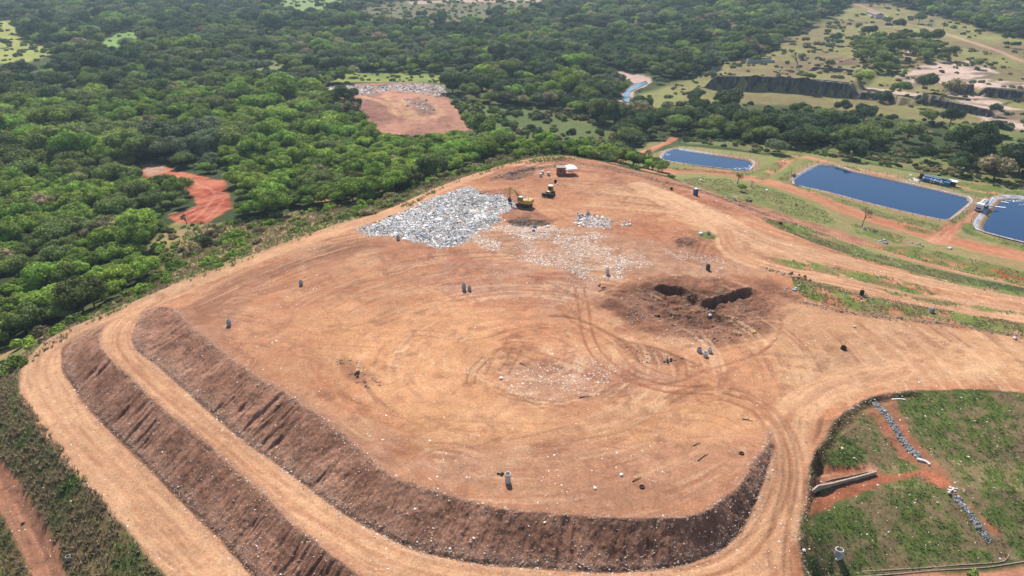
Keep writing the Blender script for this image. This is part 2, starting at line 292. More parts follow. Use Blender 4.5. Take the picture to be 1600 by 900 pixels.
zone([(700, 690), (860, 700), (1000, 700), (1180, 680), (1190, 700), (1160, 745), (1100, 790), (950, 800), (800, 785), (680, 750)], S(200, 150, 118), S(186, 136, 106), .7, 2, 3, 8, 64, .12)
zone([(1000, 290), (1060, 292), (1130, 310), (1240, 350), (1260, 372), (1180, 340), (1120, 335), (1040, 312)], S(168, 104, 78), S(186, 124, 92), .85, 1.2, 2, 6, 65, .2)
zone([(740, 272), (820, 258), (950, 260), (1010, 285), (960, 285), (920, 268), (870, 275), (860, 300), (800, 292), (760, 290)], S(172, 112, 84), S(196, 134, 100), .7, 1.2, 2, 6, 66, .2)
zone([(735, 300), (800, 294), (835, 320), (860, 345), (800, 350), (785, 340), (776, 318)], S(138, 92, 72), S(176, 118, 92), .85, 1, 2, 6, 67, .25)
zone([(790, 345), (815, 338), (850, 342), (862, 350), (830, 354), (800, 352)], S(84, 62, 52), S(100, 74, 60), .9, .8, 1, 3, 68, .5)  # dark brown soil colour at the heap near the excavator
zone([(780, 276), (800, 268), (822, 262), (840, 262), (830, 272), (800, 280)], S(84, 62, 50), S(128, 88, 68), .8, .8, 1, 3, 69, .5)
zone([(520, 558), (548, 556), (570, 572), (592, 590), (600, 602), (570, 605), (540, 592)], S(150, 98, 74), S(120, 78, 60), .85, .8, .8, 3, 70, .25)
zone([(492, 604), (515, 608), (528, 622), (510, 626), (494, 616)], S(140, 96, 76), S(160, 110, 84), .7, .6, .8, 3, 71, .2)
zone([(960, 530), (1010, 545), (1080, 562), (1060, 576), (1010, 570), (985, 556)], S(136, 92, 70), S(164, 112, 86), .85, .8, 1.2, 4, 72, .3)
zone([(1040, 612), (1085, 606), (1100, 616), (1050, 630)], S(150, 100, 74), S(178, 124, 92), .7, .8, 1, 4, 73, .2)
zone([(905, 668), (925, 668), (932, 674), (912, 680)], S(128, 80, 62), S(150, 96, 72), .7, .6, .8, 3, 74)
zone([(880, 684), (905, 684), (900, 692), (880, 692)], S(160, 100, 76), S(180, 120, 90), .6, .6, .8, 3, 75)
zone([(1225, 470), (1400, 500), (1600, 540), (1700, 560), (1700, 600), (1500, 596), (1350, 610), (1250, 640), (1200, 600), (1220, 520)], S(220, 172, 130), S(208, 158, 116), .75, 3, 4, 16, 76)
zone([(960, 285), (1080, 312), (1200, 368), (1300, 405), (1260, 412), (1150, 392), (1120, 370), (1020, 325), (930, 300)], S(224, 174, 132), S(210, 156, 114), .85, 2, 3, 12, 77)
zone([(500, 470), (640, 480), (760, 500), (800, 560), (760, 640), (640, 660), (560, 600), (470, 520)], S(222, 164, 118), S(212, 152, 106), .6, 4, 5, 18, 78)
zone([(640, 640), (800, 650), (1000, 650), (1160, 625), (1180, 660), (1000, 690), (800, 690), (660, 690)], S(216, 162, 118), S(206, 150, 106), .7, 3, 4, 14, 79)
# grader and tyre streaks that circle the working area, crumbly mottling everywhere
cx_, cy_ = [float(q[0]) for q in W(820, 560)]
k = plateau_k; dx_, dy_ = VX[k] - cx_, (VY[k] - cy_) * 1.15; rr_ = np.hypot(dx_, dy_); th_ = np.arctan2(dy_, dx_) * 30
st = sstep(.52, .72, fbm(rr_ * 1.0, th_ / 9, 1.3, 4, 301)) * sstep(.42, .6, fbm(VX[k], VY[k], 13, 3, 302)); paint(k, st * .62, BROWN); BUMP[k] -= st * .04
st = sstep(.55, .75, fbm(rr_ * 1.0 + 50, th_ / 14, .9, 3, 303)) * sstep(.45, .6, fbm(VX[k], VY[k], 17, 3, 304)); paint(k, st * .6, S(228, 180, 140))
st = sstep(.56, .7, fbm(VX[k], VY[k], 3.2, 5, 305, .65)); paint(k, st * .45, S(146, 96, 74)); st = sstep(.6, .75, fbm(VX[k], VY[k], 1.3, 4, 306, .7)); paint(k, st * .3, S(226, 182, 146))
lf = sstep(.45, .6, fbm(VX[k], VY[k], 34, 3, 307) + .12 * sstep(10, -50, VX[k])); paint(k, lf * .28, S(168, 114, 86))
k, w = area(WP([(500, 470), (640, 480), (760, 500), (800, 560), (780, 640), (1000, 655), (1150, 640), (1180, 670), (1000, 690), (800, 690), (640, 680), (540, 610), (470, 520)]), 5, 6, 14, 350); paint(k, w * .35 * sstep(.35, .6, fbm(VX[k], VY[k], 8, 4, 351)), S(224, 160, 112))
# wheel tracks and blade marks
TR = S(168, 108, 78); TD = S(128, 82, 60)
def tracks(pts, gap=2.0, wd=.55, col=TR, a=.75, depth=.07, n=4, seed=81):
    P = np.array(WP(pts, n)); 
    t = np.gradient(P, axis=0); nrm = np.stack([-t[:, 1], t[:, 0]], 1) / (np.hypot(t[:, 0], t[:, 1])[:, None] + 1e-9)
    for s in ((-.5, .5) if gap else (0,)):
        Q = [tuple(q) for q in P + nrm * s * gap]; k, w, d, arc, sd = stroke(Q, wd, col, a, .25, .12, seed)
        BUMP[k] -= w * depth
for pts, g, wd, c, a in [
    ([(905,450),(912,480),(918,520),(935,555),(975,585),(1040,606),(1110,610)], 2.2, .6, TR, .9),
    ([(880,476),(900,500),(950,525),(975,545),(1000,575),(1045,590)], 2.2, .7, TR, .7),
    ([(860,493),(895,496),(930,510),(970,530),(1030,545),(1085,568)], 0, .9, TD, .6),
    ([(1222,500),(1216,525),(1190,550),(1150,565),(1100,580),(1060,596),(1000,602)], 0, .7, TR, .9),
    ([(908,445),(905,470),(895,490)], 2.0, .5, TR, .6),
    ([(700,474),(780,472),(860,474)], 2.4, .5, S(190,120,84), .7), ([(690,480),(790,479),(880,480)], 0, .5, TR, .6),
    ([(480,570),(500,600),(540,630),(590,650),(650,672)], 2.4, .7, S(190,128,92), .6),
    ([(470,540),(490,580),(520,610),(570,636)], 0, .6, TR, .5),
    ([(640,660),(760,668),(900,668),(1050,650),(1150,625)], 2.4, .6, S(196,136,98), .5),
    ([(1140,612),(1180,625),(1210,650),(1232,690),(1238,740),(1225,800),(1218,860),(1225,900)], 2.2, .8, TR, .75),
    ([(1130,620),(1170,635),(1205,665),(1222,700),(1225,750),(1210,800),(1180,850),(1140,880),(1090,897)], 2.2, .8, S(180,116,82), .7),
    ([(1160,618),(1200,640),(1225,670),(1245,720),(1246,790),(1243,850),(1250,905)], 0, .8, TR, .6),
    ([(1250,630),(1255,660),(1254,700)], 0, .5, TD, .4), ([(1176,640),(1200,675),(1214,720),(1200,780)], 0, .7, TD, .5),
    ([(870,330),(920,365),(960,395),(975,410)], 2.2, .6, TR, .6), ([(905,360),(935,385),(960,400),(985,385)], 0, .6, TR, .5),
    ([(975,345),(1030,350),(1080,350),(1110,360)], 2.4, .5, TR, .5), ([(1000,352),(1030,375),(1060,400)], 0, .5, TD, .4),
    ([(800,270),(840,255),(900,252),(970,266),(1040,284)], 3, 1.0, S(160,98,74), .7), ([(820,262),(870,252),(930,256),(1000,272)], 0, .9, S(150,92,70), .6),
    ([(846,285),(860,275),(870,270),(900,285)], 2.2, .5, TR, .5), ([(940,285),(925,290),(900,300),(880,320)], 2.2, .5, TR, .4),
    ([(760,560),(740,580),(735,600)], 1.5, .4, TD, .5), ([(780,545),(770,560),(760,585)], 0, .35, TD, .5), ([(800,545),(790,565),(780,580)], 0, .35, TD, .5), ([(815,548),(805,565),(795,585)], 0, .35, TD, .5),
    ([(775,610),(800,620),(840,628),(880,632)], 1.2, .5, TD, .5), ([(800,545),(850,560),(900,575),(960,590)], 2.5, .7, TR, .6),
    ([(330,500),(400,520),(470,560)], 0, .5, TR, .4), ([(350,470),(420,455),(480,435)], 2.0, .6, TD, .4), ([(390,455),(430,440),(470,425)], 0, .6, TD, .4), ([(420,430),(500,400),(570,380)], 2.2, .7, TD, .45), ([(400,445),(470,412),(560,384)], 0, .6, TD, .35),
    ([(930,620),(965,600),(1000,590)], 0, .5, TD, .4), ([(1045,625),(1070,612),(1110,604)], 1.5, .6, TD, .6), ([(1060,560),(1080,572),(1095,570)], 0, .7, TD, .5),
    ([(1080,380),(1100,375),(1090,400)], 1.5, .5, TD, .5), ([(1110,395),(1125,388),(1130,398)], 1.4, .5, TD, .4), ([(500,350),(440,375),(360,412)], 0, .6, S(190,140,110), .3)]:
    tracks(pts, g, wd, c, a, seed=int(81 + abs(pts[0][0])))
gt = np.random.default_rng(77)
for i in range(90):
    px0 = gt.uniform(330, 1250); py0 = gt.uniform(390, 780); an = gt.uniform(-.5, .5); ln_ = gt.uniform(30, 110); cv = gt.uniform(-.9, .9); q_ = []
    for t_ in np.linspace(0, 1, 5): q_.append((px0 + ln_ * t_ * math.cos(an), py0 - .45 * ln_ * t_ * math.sin(an + cv * t_)))
    c0 = inside(np.array([q_[0][0], q_[-1][0]]), np.array([q_[0][1], q_[-1][1]]), [(300, 490), (480, 400), (740, 400), (1000, 430), (1250, 480), (1240, 600), (1190, 690), (1080, 790), (840, 785), (640, 720), (440, 590)])
    if c0.all(): tracks(q_, gt.choice([0, 1.8, 2.2]), gt.uniform(.3, .6), [TR, TD, LIGHT][i % 3], gt.uniform(.2, .5), .04, 3, 400 + i)
# road beds with streaks that run along them
def road(pts, width, c1, c2, z=None, dark_in=None, n=4, seed=90, a=1.0, rut=.06, soft=.7, ground=3):
    P = WP(pts, n); k, w, d, arc, sd = stroke(P, width, c1, a, soft, .5, seed)
    off = d * sd; t = sstep(.38, .66, fbm(off * 1.0, arc / 14, 1.6, 4, seed + 1)); paint(k, w * .75 * t, c2)
    t2 = sstep(.6, .75, fbm(off * 1.0, arc / 9, .9, 3, seed + 7)); paint(k, w * .35 * t2, TR)
    BUMP[k] += w * rut * (fbm(off, arc / 10, 1.1, 3, seed + 2) - .5) * 2 - w * .03
    if ground: ZONE[k[(w > .5)]] = ground
    return k, w
road([(760,268),(700,290),(640,316),(600,334),(540,356),(472,380),(422,397),(354,423),(287,449),(236,470)], 5, LIGHT, S(210,160,124), seed=91)
road([(287,449),(236,470),(180,497),(130,518),(90,540),(68,562),(66,592),(84,630),(125,684),(180,745),(240,808),(300,870),(360,935)], 7.6, S(220,172,132), S(204,154,118), seed=93)
road([(236,470),(205,492),(186,512),(182,540),(205,572),(250,612),(310,662),(370,712),(430,760),(490,805),(550,842),(620,876),(720,906),(860,928),(1000,926),(1110,902),(1170,868),(1210,810),(1226,750),(1230,700),(1238,650),(1290,605),(1400,575)], 6.6, S(222,172,132), S(200,150,114), seed=95)
road([(1000,290),(1060,312),(1127,345),(1200,378),(1296,402),(1397,428),(1499,449),(1600,466),(1700,482)], 7.5, S(224,178,138), S(206,156,120), seed=97)
road([(1010,300),(1080,335),(1128,362),(1138,385),(1160,404),(1212,420),(1296,436),(1364,451),(1465,478),(1600,500),(1700,516)], 6.0, S(222,174,134), S(204,152,116), seed=99)
road([(1180,372),(1260,404),(1340,440),(1440,462),(1560,480),(1680,500)], 4, S(214,168,130), S(200,150,116), a=.8, seed=101)
road([(1062,290),(1110,306),(1161,325),(1262,352),(1310,364),(1347,379),(1397,396),(1465,416),(1530,430),(1600,446),(1700,470)], 5.5, S(204,146,114), S(190,124,92), seed=103, soft=1)
road([(1020,268),(1043,268),(1090,268),(1151,273),(1195,283),(1262,303),(1340,336),(1400,352),(1465,372),(1540,390),(1600,403),(1720,432)], 10, S(206,146,112), S(190,120,88), seed=105, soft=1.2)
road([(1180,280),(1215,262),(1235,246),(1262,246),(1310,258),(1364,270),(1420,280),(1480,290),(1546,300)], 4.6, S(216,158,122), S(206,146,108), seed=107, soft=1)
road([(1462,378),(1482,360),(1510,343),(1533,328),(1552,308)], 5, S(210,152,120), S(194,124,94), seed=109, soft=.8)
road([(960,256),(986,244),(1016,233),(1046,221),(1052,216)], 4, S(208,140,108), S(190,120,92), seed=111, soft=.8)
road([(1286,368),(1330,376),(1440,400),(1530,420)], 5, S(196,132,100), S(186,116,86), seed=112, soft=2, a=.7)
k, w = zone([(1540, 412), (1600, 428), (1700, 455), (1680, 466), (1590, 442), (1530, 424)], S(180, 92, 66), S(196, 116, 82), .9, 1.5, 2, 8, 113)
road([(-60,690),(-10,742),(30,800),(62,860),(80,905),(100,980)], 4.2, S(186,128,98), S(200,144,112), seed=114, soft=.5)
road([(496,300),(506,312),(520,322),(545,326)], 3, S(200,150,118), S(180,120,90), seed=115)
road([(1336,6),(1375,20),(1412,36),(1450,44),(1500,60),(1560,80),(1600,96),(1700,130)], 5, S(202,164,138), S(196,150,124), seed=116, soft=1.5)
road([(1290,110),(1330,90),(1370,62),(1400,48),(1420,42)], 3, S(176,158,110), S(160,140,100), seed=117, soft=1.5, a=.7, ground=0)
road([(1340,38),(1370,40),(1420,42)], 3, S(206,190,170), S(190,170,140), seed=118, soft=1.5, a=.8, ground=0)
for pp, pz in PONDS:
    P = WZ(pp + [pp[0]], pz, 2); stroke(P, 5.5, S(184, 142, 112), .75, 1.2, 1.6, 340)
for pts, c, a in [([(1140,612),(1180,625),(1212,655),(1232,695),(1236,745),(1225,800),(1214,855),(1218,905)], TD, .6), ([(1130,620),(1170,635),(1205,665),(1222,700),(1225,750),(1205,805),(1175,850),(1130,882),(1060,900)], TR, .8), ([(1165,616),(1210,645),(1238,690),(1247,750),(1243,820),(1240,905)], TR, .8),
    ([(236,474),(212,492),(196,512),(193,538),(216,572),(262,614),(322,664),(382,714),(442,762),(500,806),(560,842),(630,874),(720,898),(860,915)], TR, .45), ([(228,478),(200,495),(180,515),(176,540),(198,575),(244,620),(300,668),(360,718),(420,768),(480,814),(545,852)], TR, .4),
    ([(180,495),(130,516),(88,540),(64,566),(66,598),(86,634),(130,690),(188,750),(250,812),(318,880)], TR, .35), ([(1161,352),(1230,378),(1300,398),(1400,424),(1500,446),(1620,466)], TR, .5), ([(1135,350),(1200,378),(1296,406),(1397,432),(1499,452),(1600,470)], TR, .45), ([(1128,365),(1140,388),(1165,406),(1220,422),(1300,438),(1380,455),(1480,482),(1600,503)], TR, .6), ([(1136,362),(1148,384),(1175,402),(1230,418),(1310,432),(1400,454),(1500,480)], TR, .5),
    ([(1262,303),(1340,336),(1400,352),(1465,372),(1540,390),(1600,403)], TR, .5), ([(1151,273),(1195,283),(1262,306),(1340,340),(1465,376)], S(150,86,62), .4), ([(30,800),(55,850),(75,905)], TD, .4)]:
    tracks(pts, 1.9, .7, c, a * .75, .05, 4, int(pts[1][0]) + 900); tracks([(u + 3, v + 2) for u, v in pts], 2.3, .4, LIGHT, a * .5, .02, 4, int(pts[1][0]) + 950)
# grass that has crept between the haul roads
GR, GD = S(100, 130, 58), S(128, 124, 76)
veg_patches = []
zone([(1062,284),(1160,312),(1262,345),(1350,375),(1330,388),(1240,356),(1160,326),(1085,298)], S(190,136,110), S(164,112,88), .85, 1, 1.5, 5, 345, .15)
def veg(px, a=.8, c1=GR, c2=GD, soft=.8, wob=1.4, ws=3.5, seed=120, keep=True):
    P = WP(px); k, w = area(P, soft, wob, ws, seed); n = fbm(VX[k], VY[k], 3.5, 4, seed + 2)
    paint(k, w * a * sstep(.3, .5, n), mixc(c1, c2, sstep(.4, .62, fbm(VX[k], VY[k], 5, 3, seed + 4))))
    ZONE[k[(w > .6)]] = 0
    if keep: veg_patches.append(P)
for i, p in enumerate([
    [(1190,340),(1250,352),(1296,368),(1364,395),(1430,412),(1480,428),(1600,458),(1700,478),(1700,486),(1600,466),(1499,446),(1397,420),(1330,402),(1280,380),(1230,360)],
    [(1195,403),(1250,406),(1296,416),(1350,426),(1397,434),(1440,446),(1470,462),(1430,460),(1364,444),(1296,428),(1230,418)],
    [(1380,452),(1460,468),(1560,484),(1680,500),(1680,506),(1560,490),(1450,474),(1390,460)],
    [(1235,432),(1269,438),(1316,450),(1364,462),(1418,474),(1499,489),(1600,506),(1720,522),(1720,548),(1600,527),(1500,510),(1440,498),(1347,488),(1296,478),(1250,460)],
    [(1130,306),(1150,312),(1160,318),(1140,316)],
    [(1085,292),(1060,280),(1100,276),(1151,282),(1195,292),(1250,312),(1290,330),(1310,352),(1262,346),(1180,318)],
    [(1330,350),(1370,358),(1420,372),(1400,382),(1340,366)], [(1400,348),(1450,360),(1460,368),(1420,360)],
    [(1350,384),(1420,384),(1500,400),(1600,424),(1720,452),(1720,470),(1600,448),(1500,424),(1420,402)],
    [(1195,343),(1215,345),(1238,358),(1236,362),(1210,354)], [(1093,362),(1110,362),(1126,372),(1108,374),(1094,370)],
    [(1040,262),(1060,262),(1170,270),(1200,262),(1232,238),(1262,240),(1240,250),(1215,268),(1195,282),(1150,272),(1060,266)],
    [(1215,280),(1236,262),(1270,252),(1345,268),(1335,262),(1262,250),(1242,260),(1232,285),(1300,306),(1380,332),(1460,350),(1480,352),(1465,362),(1390,344),(1300,314)],
    [(1500,355),(1530,338),(1525,362),(1600,382),(1720,410),(1720,425),(1600,392),(1510,366)],
    [(1480,345),(1520,322),(1525,325),(1490,352)], [(1400,276),(1500,300),(1540,312),(1560,302),(1620,308),(1600,296),(1500,284)]]):
    veg(p, .85, seed=120 + i, c1=GR if i not in (5, 11, 12) else S(128, 140, 78), soft=.8 if i not in (0, 1, 3) else 1.0)
# ---- embankment faces
def face(top, bot, seed, c=SLOPE):
    P = top + bot[::-1]; k = sub(P, 1.5); x, y = VX[k], VY[k]
    dt, arc, _ = seg_dist(x, y, top); db, _, _ = seg_dist(x, y, bot); ins = inside(x, y, P); d = np.where(ins, -np.minimum(dt, db), np.minimum(dt, db)) + (fbm(x, y, 1.6, 3, seed) - .5) * 1.0
    w = 1 - sstep(-.3, .25, d); f = dt / (dt + db + 1e-6)
    gul = fbm(arc * 1.0 + .5 * fbm(x, y, 1.2, 2, seed + 6), dt / 4, .8, 5, seed + 1, .6); big = fbm(arc, dt * .3, 4.5, 3, seed + 2); msk = sstep(.54, .7, big)
    BUMP[k] += w * (np.sin(np.pi * f) ** .5) * (.22 * (gul - .5) * 2 - msk * (.55 * sstep(.35, .75, fbm(arc * 1.0, dt / 8, .8, 2, seed + 9))) + .25 * (fbm(x, y, 1.1, 4, seed + 3) - .5))
    col = mixc(c, S(150, 104, 82), sstep(.35, .65, fbm(arc * .5, dt * .5, 1.5, 4, seed + 4)))
    low = sstep(.62, .95, f)[:, None] * .4; col = col * (1 - low) + S(176, 136, 110) * low
    paint(k, w, col); ZONE[k[w > .5]] = 2; return k, w
face(crestW, toeW[:-1], 140); face(bermW, ltoeW[: len(bermW)], 150)
# shallow drain at the foot of each bench
for ln, s in ((toeW[6:], 160), (ltoeW[10:-12], 161)):
    k, w, d, arc, sd = stroke(ln, .55, S(110, 72, 54), .8, .25, .15, s); BUMP[k] -= w * .18
# soft shoulder with litter colour at the crest
stroke(crestW[6:], 1.6, S(168, 122, 98), .55, .7, .4, 165); stroke(bermW[2:], 1.4, S(176, 128, 100), .6, .6, .4, 166)
# ---- lower right planted slope
slope_poly = WP([(1256, 905), (1252, 856), (1252, 816), (1265, 769), (1267, 735), (1282, 701), (1306, 661), (1332, 639), (1364, 622), (1431, 612), (1499, 610), (1566, 615), (1720, 628), (1720, 850), (1600, 872), (1500, 884), (1400, 893), (1300, 900)])
k, w = area(slope_poly, .35, .6, 2, 170); g = .42 * fbm(VX[k], VY[k], 5, 4, 171) + .58 * fbm(VX[k], VY[k], 1.3, 4, 172, .65)
paint(k, w, mixc(S(146, 126, 92), S(108, 122, 64), sstep(.38, .56, g))); ZONE[k[w > .5]] = 0; BUMP[k] += w * .3 * (fbm(VX[k], VY[k], 1.4, 4, 173) - .5)
SO = S(190, 116, 86)
for p, c1, c2 in [([(1280, 735), (1300, 728), (1355, 726), (1372, 733), (1340, 742), (1280, 762), (1268, 758)], SO, S(206, 150, 122)),
          ([(1268, 770), (1340, 748), (1375, 738), (1410, 740), (1440, 738), (1420, 748), (1370, 765), (1310, 780), (1268, 810), (1258, 800)], SO, S(180, 108, 80)),
          ([(1370, 620), (1392, 618), (1408, 645), (1424, 680), (1450, 705), (1480, 735), (1490, 760), (1468, 762), (1430, 725), (1408, 712), (1395, 695), (1360, 650), (1345, 640)], S(188, 118, 90), S(170, 118, 88)),
          ([(1495, 765), (1520, 790), (1545, 815), (1560, 830), (1545, 830), (1520, 800), (1480, 770)], S(190, 122, 92), S(176, 126, 90)), ([(1430, 735), (1470, 740), (1495, 765), (1470, 765)], S(194, 128, 98), SO)]:
    zone(p, c1, c2, .9, .4, .8, 2.5, 175, .08)
zone([(1540, 700), (1600, 690), (1700, 690), (1700, 715), (1560, 722), (1520, 716)], S(120, 104, 84), S(132, 112, 86), .6, 1, 1, 4, 176)
zone([(1400, 899), (1470, 895), (1545, 890), (1590, 884), (1640, 876), (1760, 860), (1760, 990), (1380, 990)], S(208, 146, 114), S(186, 124, 94), .9, .5, .8, 4, 178)
# clearings in the wood
far_tip = WP([(508, 150), (500, 143), (494, 138), (560, 131), (640, 128), (690, 133), (697, 150), (712, 168), (742, 203), (660, 214), (578, 208), (569, 190), (569, 172), (552, 160)])
k, w = area(far_tip, 1.5, 2, 8, 180); paint(k, w, mixc(S(200, 146, 120), S(172, 124, 104), sstep(.4, .6, fbm(VX[k], VY[k] * .5, 12, 4, 181)))); ZONE[k[w > .5]] = 4
zone([(552, 161), (600, 152), (640, 175), (625, 188), (580, 190), (568, 172)], S(150, 104, 90), S(168, 120, 100), .8, 2, 3, 8, 182)
zone([(632, 156), (660, 152), (690, 165), (680, 180), (645, 182), (636, 170)], S(150, 112, 98), S(176, 134, 112), .8, 2, 3, 8, 183)
for p in ([(560, 150), (600, 160), (620, 178), (650, 186)], [(630, 155), (640, 170), (655, 184), (690, 180)], [(660, 152), (680, 165), (690, 178)], [(600, 150), (620, 165), (645, 182)]):
    stroke(WP(p, 4), 4, S(216, 168, 130), .8, 1, 1, 184)
red_clear = WP([(220, 257), (235, 254), (262, 262), (290, 270), (320, 277), (350, 281), (359, 305), (363, 325), (342, 337), (322, 350), (291, 350), (263, 340), (299, 327), (308, 318), (299, 305), (280, 297), (244, 290), (232, 278), (222, 275)])
k, w = area(red_clear, .8, 1.5, 5, 186); paint(k, w, mixc(S(172, 84, 62), S(206, 124, 94), sstep(.4, .6, fbm(VX[k], VY[k], 9, 5, 187)))); ZONE[k[w > .5]] = 4
zone([(220, 257), (236, 254), (262, 262), (258, 270), (232, 277), (224, 272)], S(214, 176, 148), S(200, 150, 122), .9, 1, 1, 5, 188)
zone([(243, 274), (290, 280), (300, 296), (270, 298), (243, 290)], S(140, 62, 46), S(168, 76, 54), .8, 1, 1.5, 5, 189)
for p in ([(275, 340), (300, 328), (330, 318), (358, 308)], [(285, 345), (310, 330), (345, 322)], [(300, 345), (322, 325), (335, 300), (300, 285)], [(320, 345), (335, 330), (350, 312)], [(265, 335), (290, 328), (310, 322)]):
    stroke(WP(p, 4), 1.2, S(218, 150, 122), .6, .5, .5, 190)
# pit with a cut face near the landfill centre-right
CUTS = [(WP([(1020, 450), (1030, 447), (1045, 448), (1064, 449), (1080, 458), (1092, 466), (1100, 474)], 3), 1.35, 5), (WP([(1094, 476), (1112, 466), (1135, 458), (1158, 452), (1178, 449)], 3), 1.7, 6), (WP([(1040, 484), (1052, 490), (1066, 490)], 3), .45, 2.5)]
for ln, dpt, rad in CUTS:
    k = sub(ln, 25); d, arc, sd = seg_dist(VX[k], VY[k], ln); fr = np.where(sd < 0, 1, -1)    # sd<0: camera side
    L = sum(math.hypot(b[0]-a[0], b[1]-a[1]) for a, b in zip(ln[:-1], ln[1:])); e = sstep(0, .12, arc / L) * sstep(1, .88, arc / L)
    q = d + (fbm(arc, d * .3, 1.2, 3, 195) - .5) * .9
    BUMP[k] += np.where(fr > 0, -dpt * (.45 + 1.0 * fbm(arc, 0 * d, 2.5, 3, 196)) * np.exp(-np.maximum(d, 0) / rad) * e * sstep(-.1, .9, q), .4 * np.exp(-d / 3) * e)
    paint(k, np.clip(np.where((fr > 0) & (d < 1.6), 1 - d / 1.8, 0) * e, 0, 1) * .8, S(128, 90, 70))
# pushed-up waste mound
waste_px = [(556, 361), (600, 343), (640, 326), (680, 309), (705, 300), (728, 293), (742, 297), (750, 303), (772, 304), (796, 312), (800, 322), (775, 334), (786, 344), (766, 353), (742, 364), (728, 378), (712, 384), (690, 386), (650, 377), (610, 368), (575, 366)]
waste_poly = WP(waste_px); k = sub(waste_poly, 4); d, _, _ = seg_dist(VX[k], VY[k], waste_poly + [waste_poly[0]]); ins = inside(VX[k], VY[k], waste_poly)
d = np.where(ins, d, 0) + (fbm(VX[k], VY[k], 4, 3, 200) - .5) * 1.5; m = sstep(0, 5, d) * ins
BUMP[k] += m * (.3 + .8 * fbm(VX[k], VY[k], 9, 3, 201)) + m * .8 * (fbm(VX[k], VY[k], 2.5, 4, 202) - .5)
waste_k, waste_w = k, sstep(0.1, 1.2, d) * ins
paint(k, waste_w, mixc(S(150, 138, 128), S(88, 76, 70), sstep(.4, .6, fbm(VX[k], VY[k], 2.0, 4, 203))))
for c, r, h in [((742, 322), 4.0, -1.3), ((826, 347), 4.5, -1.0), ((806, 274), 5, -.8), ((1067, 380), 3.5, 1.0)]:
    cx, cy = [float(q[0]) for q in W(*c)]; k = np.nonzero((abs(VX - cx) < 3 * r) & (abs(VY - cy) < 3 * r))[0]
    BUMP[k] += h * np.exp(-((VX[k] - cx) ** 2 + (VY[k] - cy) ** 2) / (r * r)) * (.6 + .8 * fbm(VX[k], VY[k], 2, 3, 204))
# darker grey patches within the waste
for p in ([(738, 318), (765, 312), (775, 326), (750, 332)], [(730, 300), (770, 304), (765, 312), (735, 312)]):
    k, w = area(WP(p), .8, 1, 3, 205); paint(k, w * .7, S(70, 66, 62))
# spoil windrows: road edge heaps
for p, h, wd in [([(1190, 418), (1240, 432), (1300, 450), (1345, 462)], .5, 1.6), ([(1296, 482), (1347, 491), (1465, 504), (1600, 527), (1700, 543)], .5, 1.4), ([(900, 254), (960, 262), (1030, 282), (1085, 296), (1160, 322), (1240, 350)], .6, 1.6), ([(770, 278), (800, 268), (840, 262), (880, 256)], .7, 2),
                 ([(1264, 770), (1264, 735), (1281, 700), (1305, 662), (1332, 638), (1364, 621), (1431, 611)], .5, 1.2)]:
    k, w, d, arc, sd = stroke(WP(p, 3), wd, S(140, 100, 78), .5, .6, .6, 207); BUMP[k] += w * h * (.3 + 1.2 * fbm(VX[k], VY[k], 1.6, 3, 208))
# pond bowls
for pp, pz in PONDS:
    P = WZ(pp, pz, 2); k = sub(P, 1); d, _, _ = seg_dist(VX[k], VY[k], P + [P[0]]); ins = inside(VX[k], VY[k], P)
    VZ[k] = np.where(ins, pz - np.minimum(d * .6, 3.0), VZ[k]); BUMP[k] *= np.where(ins | (d < 1), 0, 1)
# river bed
river_px = [(946, 106), (966, 110), (990, 113), (1015, 120), (1020, 127), (1008, 134), (992, 140), (990, 152), (985, 160), (992, 166), (1008, 172), (975, 168), (962, 160), (968, 147), (975, 138), (992, 130), (985, 124), (966, 119), (948, 112)]
riv = WP(river_px); k, w = area(riv, 1.2, 1.5, 8, 210); paint(k, w, mixc(S(222, 190, 176), S(200, 166, 150), n3[k])); BUMP[k] -= w * .8; ZONE[k[w > .5]] = 0
k, w = area(WP([(878, 90), (892, 100), (886, 108), (876, 100)]), 2, 2, 8, 211); paint(k, w, S(210, 190, 170))
# quarry steps: the ground behind each face stands higher
QUARRY = [([(1096, 139), (1130, 141), (1200, 143), (1255, 146), (1300, 150), (1342, 155)], 9.0, 70), ([(1340, 155), (1362, 156), (1392, 160), (1400, 164)], 4.0, 20), ([(1425, 163), (1460, 167), (1490, 172), (1530, 180), (1556, 183)], 4.2, 24),
          ([(1525, 152), (1560, 155), (1600, 158), (1680, 163)], 5.5, 30), ([(1478, 152), (1500, 151), (1524, 146)], 5.5, 18), ([(1262, 120), (1300, 122), (1338, 126)], 2.4, 20), ([(1398, 72), (1420, 75), (1452, 71)], 4.5, 16)]
QW = []
for pts, hh, rad in QUARRY:
    ln = WP(pts, 4); QW.append((ln, hh)); k = sub(ln, rad * 2.5); d, arc, sd = seg_dist(VX[k], VY[k], ln); L = sum(math.hypot(b[0]-a[0], b[1]-a[1]) for a, b in zip(ln[:-1], ln[1:]))
    e = sstep(0, .1, arc / L) * sstep(1, .92, arc / L); BUMP[k] += np.where(sd > 0, hh * np.exp(-np.maximum(d - 3, 0) / rad) * e * sstep(1.2, 3.0, d), 0)
    paint(k, np.where((sd > 0), np.exp(-d / 6) * e, 0) * .8, S(176, 158, 134))
